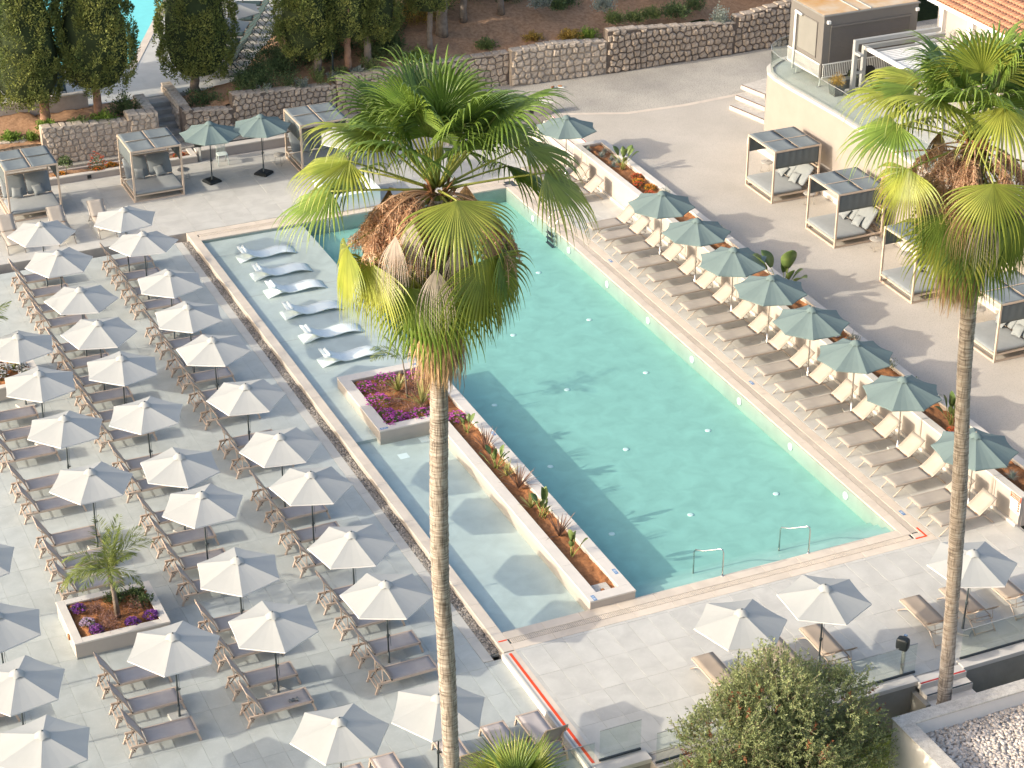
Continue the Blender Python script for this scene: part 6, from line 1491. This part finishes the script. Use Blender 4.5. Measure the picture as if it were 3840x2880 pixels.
# ---- raised planter
zr = 0.88
def RX(u): return 16.45+0.88*u
for k, (u, y, R) in enumerate([(.12, 28.5, .22), (.35, 27.7, .22), (.7, 28.0, .25), (.6, 27.2, .22), (.35, 26.6, .25), (.75, 26.9, .22), (.15, 1.2, .2), (.55, 0.55, .22), (.35, -.1, .26), (.7, -.6, .22)]):
    v, q = blades(150, R*1.15, .006, np.random.default_rng(200+k), 15, 88, .4); one('blue_fescue', v, q, M['fescue'], (RX(u), y, zr), 'silvery blue grass tuft, %s from the far end of the raised planter' % ORD[k], 'grass tuft', 'blue grass tufts in the raised planter')
paradise((RX(.62), 26.2, zr), 1.15, 9, 'paradise plant near the far end of the raised planter', 220)
paradise((RX(.6), 13.7, zr), 2.1, 9, 'tall paradise plant with broad torn leaves beside the raised planter middle', 221, wide=1.25)
paradise((RX(.62), 3.4, zr), 1.2, 9, 'paradise plant above the last sage parasol', 222)
for k, (u, y, m_, nm) in enumerate([(.75, 25.2, 'red_petal', 'orange red'), (.5, 24.7, 'orange_petal', 'orange'), (.3, 24.4, 'red_petal', 'rusty red'), (.7, 24.0, 'orange_petal', 'orange'), (.35, 23.4, 'red_petal', 'rusty red'),
                                    (.3, 19.3, 'orange_petal', 'orange'), (.5, 16.8, 'orange_petal', 'orange'), (.3, 14.4, 'red_petal', 'red'), (.45, 10.7, 'lilac', 'lilac'), (.55, 10.2, 'lilac', 'lilac'), (.3, 10.4, 'red_petal', 'rusty'),
                                    (.5, 7.9, 'red_petal', 'rusty red'), (.6, 5.3, 'white_petal', 'white'), (.3, 5.1, 'red_petal', 'rusty'), (.3, 2.9, 'red_petal', 'red'), (.6, 2.5, 'orange_petal', 'orange'), (.35, 2.0, 'red_petal', 'red')]):
    flower_clump('bedding_flowers', (RX(u), y, zr), .24, .16, M[m_], '%s bedding flowers, %s clump from the far end of the raised planter' % (nm, ORD[k]), 230+k, group='bedding flowers in the raised planter', mleaf=M['shrub_light'], ps=.045)
for k, (u, y, h) in enumerate([(.8, 22.9, .55), (.8, 18.6, .6), (.8, 16.3, .5), (.75, 9.3, .45), (.8, 7.2, .55), (.75, 5.8, .45), (.85, 4.6, .5)]):
    bush('silver_bush', (RX(u), y, zr+.18), .24, h*.55, M['shrub_silver'] if k % 3 == 0 else M['shrub_light'], 'small round olive bush, %s from the far end of the raised planter' % ORD[k], 250+k, 360, .07, .018, group='small bushes in the raised planter')
bush('green_bush', (RX(.35), 19.0, zr), .35, .5, M['shrub_light'], 'yellow green bush between the first two sage parasols', 260, 500, .08, .03)
# ---- flower trough at the back
for k, (x, y, m_) in enumerate([(-1.95, 36.4, 'red_petal'), (-1.35, 36.45, 'orange_petal'), (-3.5, 36.35, 'orange_petal'), (-2.0, 36.2, 'orange_petal'), (.4, 36.4, 'orange_petal'), (-.4, 36.4, 'orange_petal'), (-5.2, 36.4, 'orange_petal'), (1.5, 36.4, 'red_petal')]):
    flower_clump('trough_flowers', (x, y, .17), .24 if k else .38, .2 if k else .75, M[m_], '%s flowers in the trough behind the far daybeds, clump %s' % (('tall red', 'orange', 'low orange', 'golden', 'amber', 'yellow orange', 'marigold', 'small red')[k],
        ('left of the middle daybed', 'beside the middle daybed', 'at the little tree foot', 'under the tall red ones', 'behind the middle daybed', 'at the middle daybed back', 'behind the left daybed', 'at the trough end')[k]), 270+k, group='flowers in the trough', np_=70)
t = thing('little_tree', (-3.25, 36.4, .15), 0, 'little dark leafed tree in the flower trough', 'tree')
MB().tube([(0, 0, 0), (.02, 0, .45), (0, 0, .9)], [.02, .015, .01], 5).build('trunk', M['bark'], t); v, q = hemi(260, .28, .35, np.random.default_rng(281), .12, .06, .3); v[:, 2] += .45; npobj('crown', v, q, M['shrub'], t)
# ---- shrubs on the beds and the hill
SH = [((-3.55, 38.0, 1.65), .45, .35, 'shrub_bright', 'bright leafy plant at the reddish cypress foot'), ((-2.2, 37.75, 1.65), .5, .35, 'shrub_light', 'ivy clump on top of the pale rubble wall'), ((-1.2, 37.8, 1.65), .55, .4, 'shrub_bright', 'bright ivy clump under the forked cypress'),
      ((-.1, 38.6, 1.6), .6, .9, 'shrub', 'dark laurel bush at the left of the garden steps'), ((-5.0, 38.2, 1.35), .4, .3, 'shrub_bright', 'small bright weed on the red soil at the left'), ((-4.2, 37.95, 1.3), .25, .3, 'shrub_bright', 'tiny bright sprig beside the pale rubble wall end'),
      ((3.3, 38.7, 1.5), .9, .5, 'shrub', 'dark ground cover under the shaded cypress'), ((4.6, 38.2, 1.5), .35, .5, 'shrub_bright', 'yellow green weed on the short wall'), ((12.9, 38.2, 2.1), .9, .5, 'shrub_bright', 'bright green mound of leaves on the slope above the wall'),
      ((7.0, 40.6, 2.2), 1.1, 1.0, 'shrub', 'dark bush below the lantern cypress'), ((6.0, 39.6, 1.8), .9, .9, 'shrub', 'dark bush at the upper deck edge'), ((8.2, 42.3, 2.6), 1.1, 1.0, 'shrub_light', 'lighter bush beside the upper loungers'), ((9.4, 44.4, 3.2), 1.2, 1.0, 'shrub_light', 'pale bush further along the upper loungers'),
      ((11.6, 40.1, 2.6), .8, 1.1, 'shrub', 'dark oleander behind the lantern cypresses, left'), ((12.6, 40.8, 2.8), .8, 1.2, 'shrub', 'dark oleander behind the lantern cypresses, middle'), ((13.6, 41.6, 3.0), .8, 1.2, 'shrub', 'dark oleander behind the lantern cypresses, right'),
      ((21.0, 37.7, 2.25), .45, .4, 'shrub_bright', 'leafy clump hanging over the chalky wall end'), ((20.2, 37.9, 2.3), .5, .3, 'gold_bush', 'yellowish weed above the chalky wall'), ((22.6, 38.2, 2.6), .5, .5, 'shrub_light', 'first green shrub above the brown wall'), ((23.5, 38.0, 2.6), .45, .45, 'shrub_light', 'second green shrub above the brown wall'),
      ((24.4, 38.1, 2.6), .5, .45, 'shrub_light', 'third green shrub above the brown wall'), ((25.6, 38.0, 2.6), .7, .5, 'shrub', 'fourth darker shrub above the brown wall'), ((26.8, 38.4, 2.6), .5, .7, 'shrub', 'upright dark shrub near the silver bush'), ((27.6, 37.35, 2.15), .45, .75, 'shrub_silver', 'silver bush spilling over the road wall'),
      ((22.4, 39.0, 3.0), .55, .8, 'shrub_silver', 'silver bush on the slope, left'), ((19.7, 40.0, 3.2), .55, .6, 'shrub_silver', 'silver bush near the shaded path'), ((25.2, 39.6, 3.2), .6, .6, 'shrub_silver', 'silver bush on the slope, right'), ((20.4, 39.6, 3.1), .4, .5, 'shrub', 'small green plant beside the silver bush'),
      ((26.5, 39.6, 3.3), .5, .8, 'shrub_bright', 'bright young tree on the slope'), ((30.5, 38.2, 3.1), 1.4, .8, 'shrub', 'dark hedge above the tall road wall'), ((33.0, 38.4, 3.4), 1.6, .8, 'shrub', 'dark hedge running off behind the kiosk'), ((29.0, 39.2, 3.4), 1.2, .8, 'shrub', 'dark hedge start above the road wall')]
SH += [((x, y, float(hill_z(np.array(x), np.array(y)))-.05), r_, h_, m_, lab) for x, y, r_, h_, m_, lab in (
    (5.6, 38.9, .8, .7, 'shrub', 'dark shrub behind the first rosemary'), (6.9, 39.4, .9, .9, 'shrub', 'dark shrub left of the lantern trunk'), (8.0, 40.0, 1.0, 1.1, 'shrub', 'tall dark shrub behind the lantern trunk'), (9.2, 39.9, .9, .9, 'shrub', 'dark shrub between the lantern cypresses'),
    (10.2, 40.2, .9, 1.0, 'shrub', 'dark shrub behind the split bark trunk'), (11.2, 39.2, .7, .7, 'shrub_light', 'lighter shrub right of the grey straight trunk'), (12.2, 39.5, .7, .9, 'shrub', 'dark shrub before the oleanders'), (14.2, 41.3, 1.0, 1.0, 'gold_bush', 'golden bush behind the thick flared trunk'),
    (15.3, 42.0, 1.2, 1.2, 'shrub_light', 'pale bush on the upper slope'), (17.2, 42.3, 1.2, 1.2, 'shrub', 'dark bush behind the grey trunk'), (19.0, 41.8, 1.0, .8, 'shrub', 'dark bush near the shaded slope end'), (21.2, 41.0, .9, .7, 'shrub', 'dark bush high above the chalky wall'),
    (23.6, 41.0, 1.0, .8, 'shrub', 'dark bush high above the brown wall'), (27.5, 40.6, 1.2, .9, 'shrub', 'dark bush at the slope top near the hedge'), (16.4, 38.6, .5, .35, 'shrub_light', 'low weed on the bare slope right of the palm top'), (18.6, 38.4, .4, .3, 'gold_bush', 'dry tuft above the chalky wall'))]
for k, (p, R, h, m_, lab) in enumerate(SH): bush('shrub', p, R, h, M[m_], lab, 300+k, int(900*min(2.2, R*R/.3+.5)), .11, .045, fill=.3)
SP = [((5.3, 38.1, 1.65), .5, 1.0, 'shrub'), ((6.3, 38.5, 1.75), .6, 1.1, 'shrub'), ((5.9, 37.95, 1.6), .4, .55, 'shrub_silver'), ((7.0, 38.2, 1.75), .5, .8, 'shrub'), ((7.6, 38.05, 1.7), .35, .45, 'shrub_silver'), ((8.35, 38.25, 1.8), .5, .7, 'shrub_light'), ((9.35, 38.2, 1.85), .4, .55, 'shrub_light'),
      ((9.05, 38.1, 1.85), .3, .35, 'shrub_silver'), ((10.1, 38.1, 1.9), .3, .4, 'shrub_silver'), ((10.75, 38.2, 1.95), .45, .75, 'shrub_light'), ((12.0, 38.6, 2.15), .5, .8, 'shrub_light'), ((4.9, 38.6, 1.7), .5, 1.1, 'shrub')]
for k, (p, R, h, m_) in enumerate(SP): sprigs('rosemary', p, R, h, M[m_], '%s rosemary tuft behind the lantern wall, %s planted' % ({'shrub': 'dark', 'shrub_silver': 'silvery', 'shrub_light': 'light green'}[m_], ORD[k]), 350+k, 30, 'shrub', 'rosemary tufts above the wall')
# ---- upper pool furniture
UL = make_lounger_b(M['dark_sling'], M['dark_metal'])
for k in range(9):
    bx, by = 5.62+0.515*k, 40.95+0.95*k; c_, s_ = math.cos(rad(-24)), math.sin(rad(-24))
    place(UL, (bx-1.92*c_, by-1.92*s_, ZU), rad(-24), 'dark green lounger by the upper pool, %s from the garden steps' % ORD[k], 'sun lounger', 'dark loungers at the upper pool')
for k, (x, y) in enumerate([(5.2, 41.3), (6.25, 43.25), (7.6, 46.3)]):
    place(white_u, (x, y, ZU), rad(20*k), ('white parasol at the upper pool nearest the shaded cypress', 'white parasol at the upper pool, second up the row', 'white parasol at the very top of the upper pool row')[k], 'parasol', 'white parasols at the upper pool')
for k, (x, y) in enumerate([(-3.0, 41.2), (-1.9, 41.2)]): place(UL, (x, y, ZU), rad(80), 'dark lounger glimpsed behind the plaster wall, %s from the left' % ORD[k], 'sun lounger', 'dark loungers at the upper pool')
# ---- pots on the platform, shoes on the road
t = thing('planter_pot', (24.7, 22.95, ZP), 0, 'grey square pot with golden bush on the kiosk platform', 'pot')
MB().add([(-.19, -.19, 0), (.19, -.19, 0), (.19, .19, 0), (-.19, .19, 0), (-.26, -.26, .45), (.26, -.26, .45), (.26, .26, .45), (-.26, .26, .45)], [(3, 2, 1, 0), (4, 5, 6, 7), (0, 1, 5, 4), (1, 2, 6, 5), (2, 3, 7, 6), (3, 0, 4, 7)]).build('pot', M['pot_grey'], t)
v, q = hemi(700, .36, .5, np.random.default_rng(401), .07, .02, .2); v[:, 2] += .42; npobj('foliage', v, q, M['gold_bush'], t)
t = thing('planter_trough', (25.35, 23.35, ZP), 0, 'dark trough planter beside the golden bush', 'planter'); MB().bev(0, .9, 0, .35, 0, .4, .02).build('trough', M['pot_grey'], t); v, q = hemi(120, .2, .3, np.random.default_rng(402), .06, .02, .2); v[:, 0] += .4; v[:, 1] += .17; v[:, 2] += .38; npobj('foliage', v, q, M['shrub_light'], t)
for k, (x, y, a) in enumerate([(18.6, 36.2, 20), (18.95, 36.15, -30)]):
    t = thing('shoe', (x, y, ZT), rad(a), ('dark shoe lying on the road by the chalky wall, left of the pair', 'white-soled shoe lying on the road, right of the pair')[k], 'shoe')
    MB().cushion(-.16, .16, -.05, .05, 0, .035, p=4).build('sole', M['white_plastic'], t); MB().cushion(-.14, .06, -.045, .045, .03, .11, p=3).build('upper', M['boot'], t)
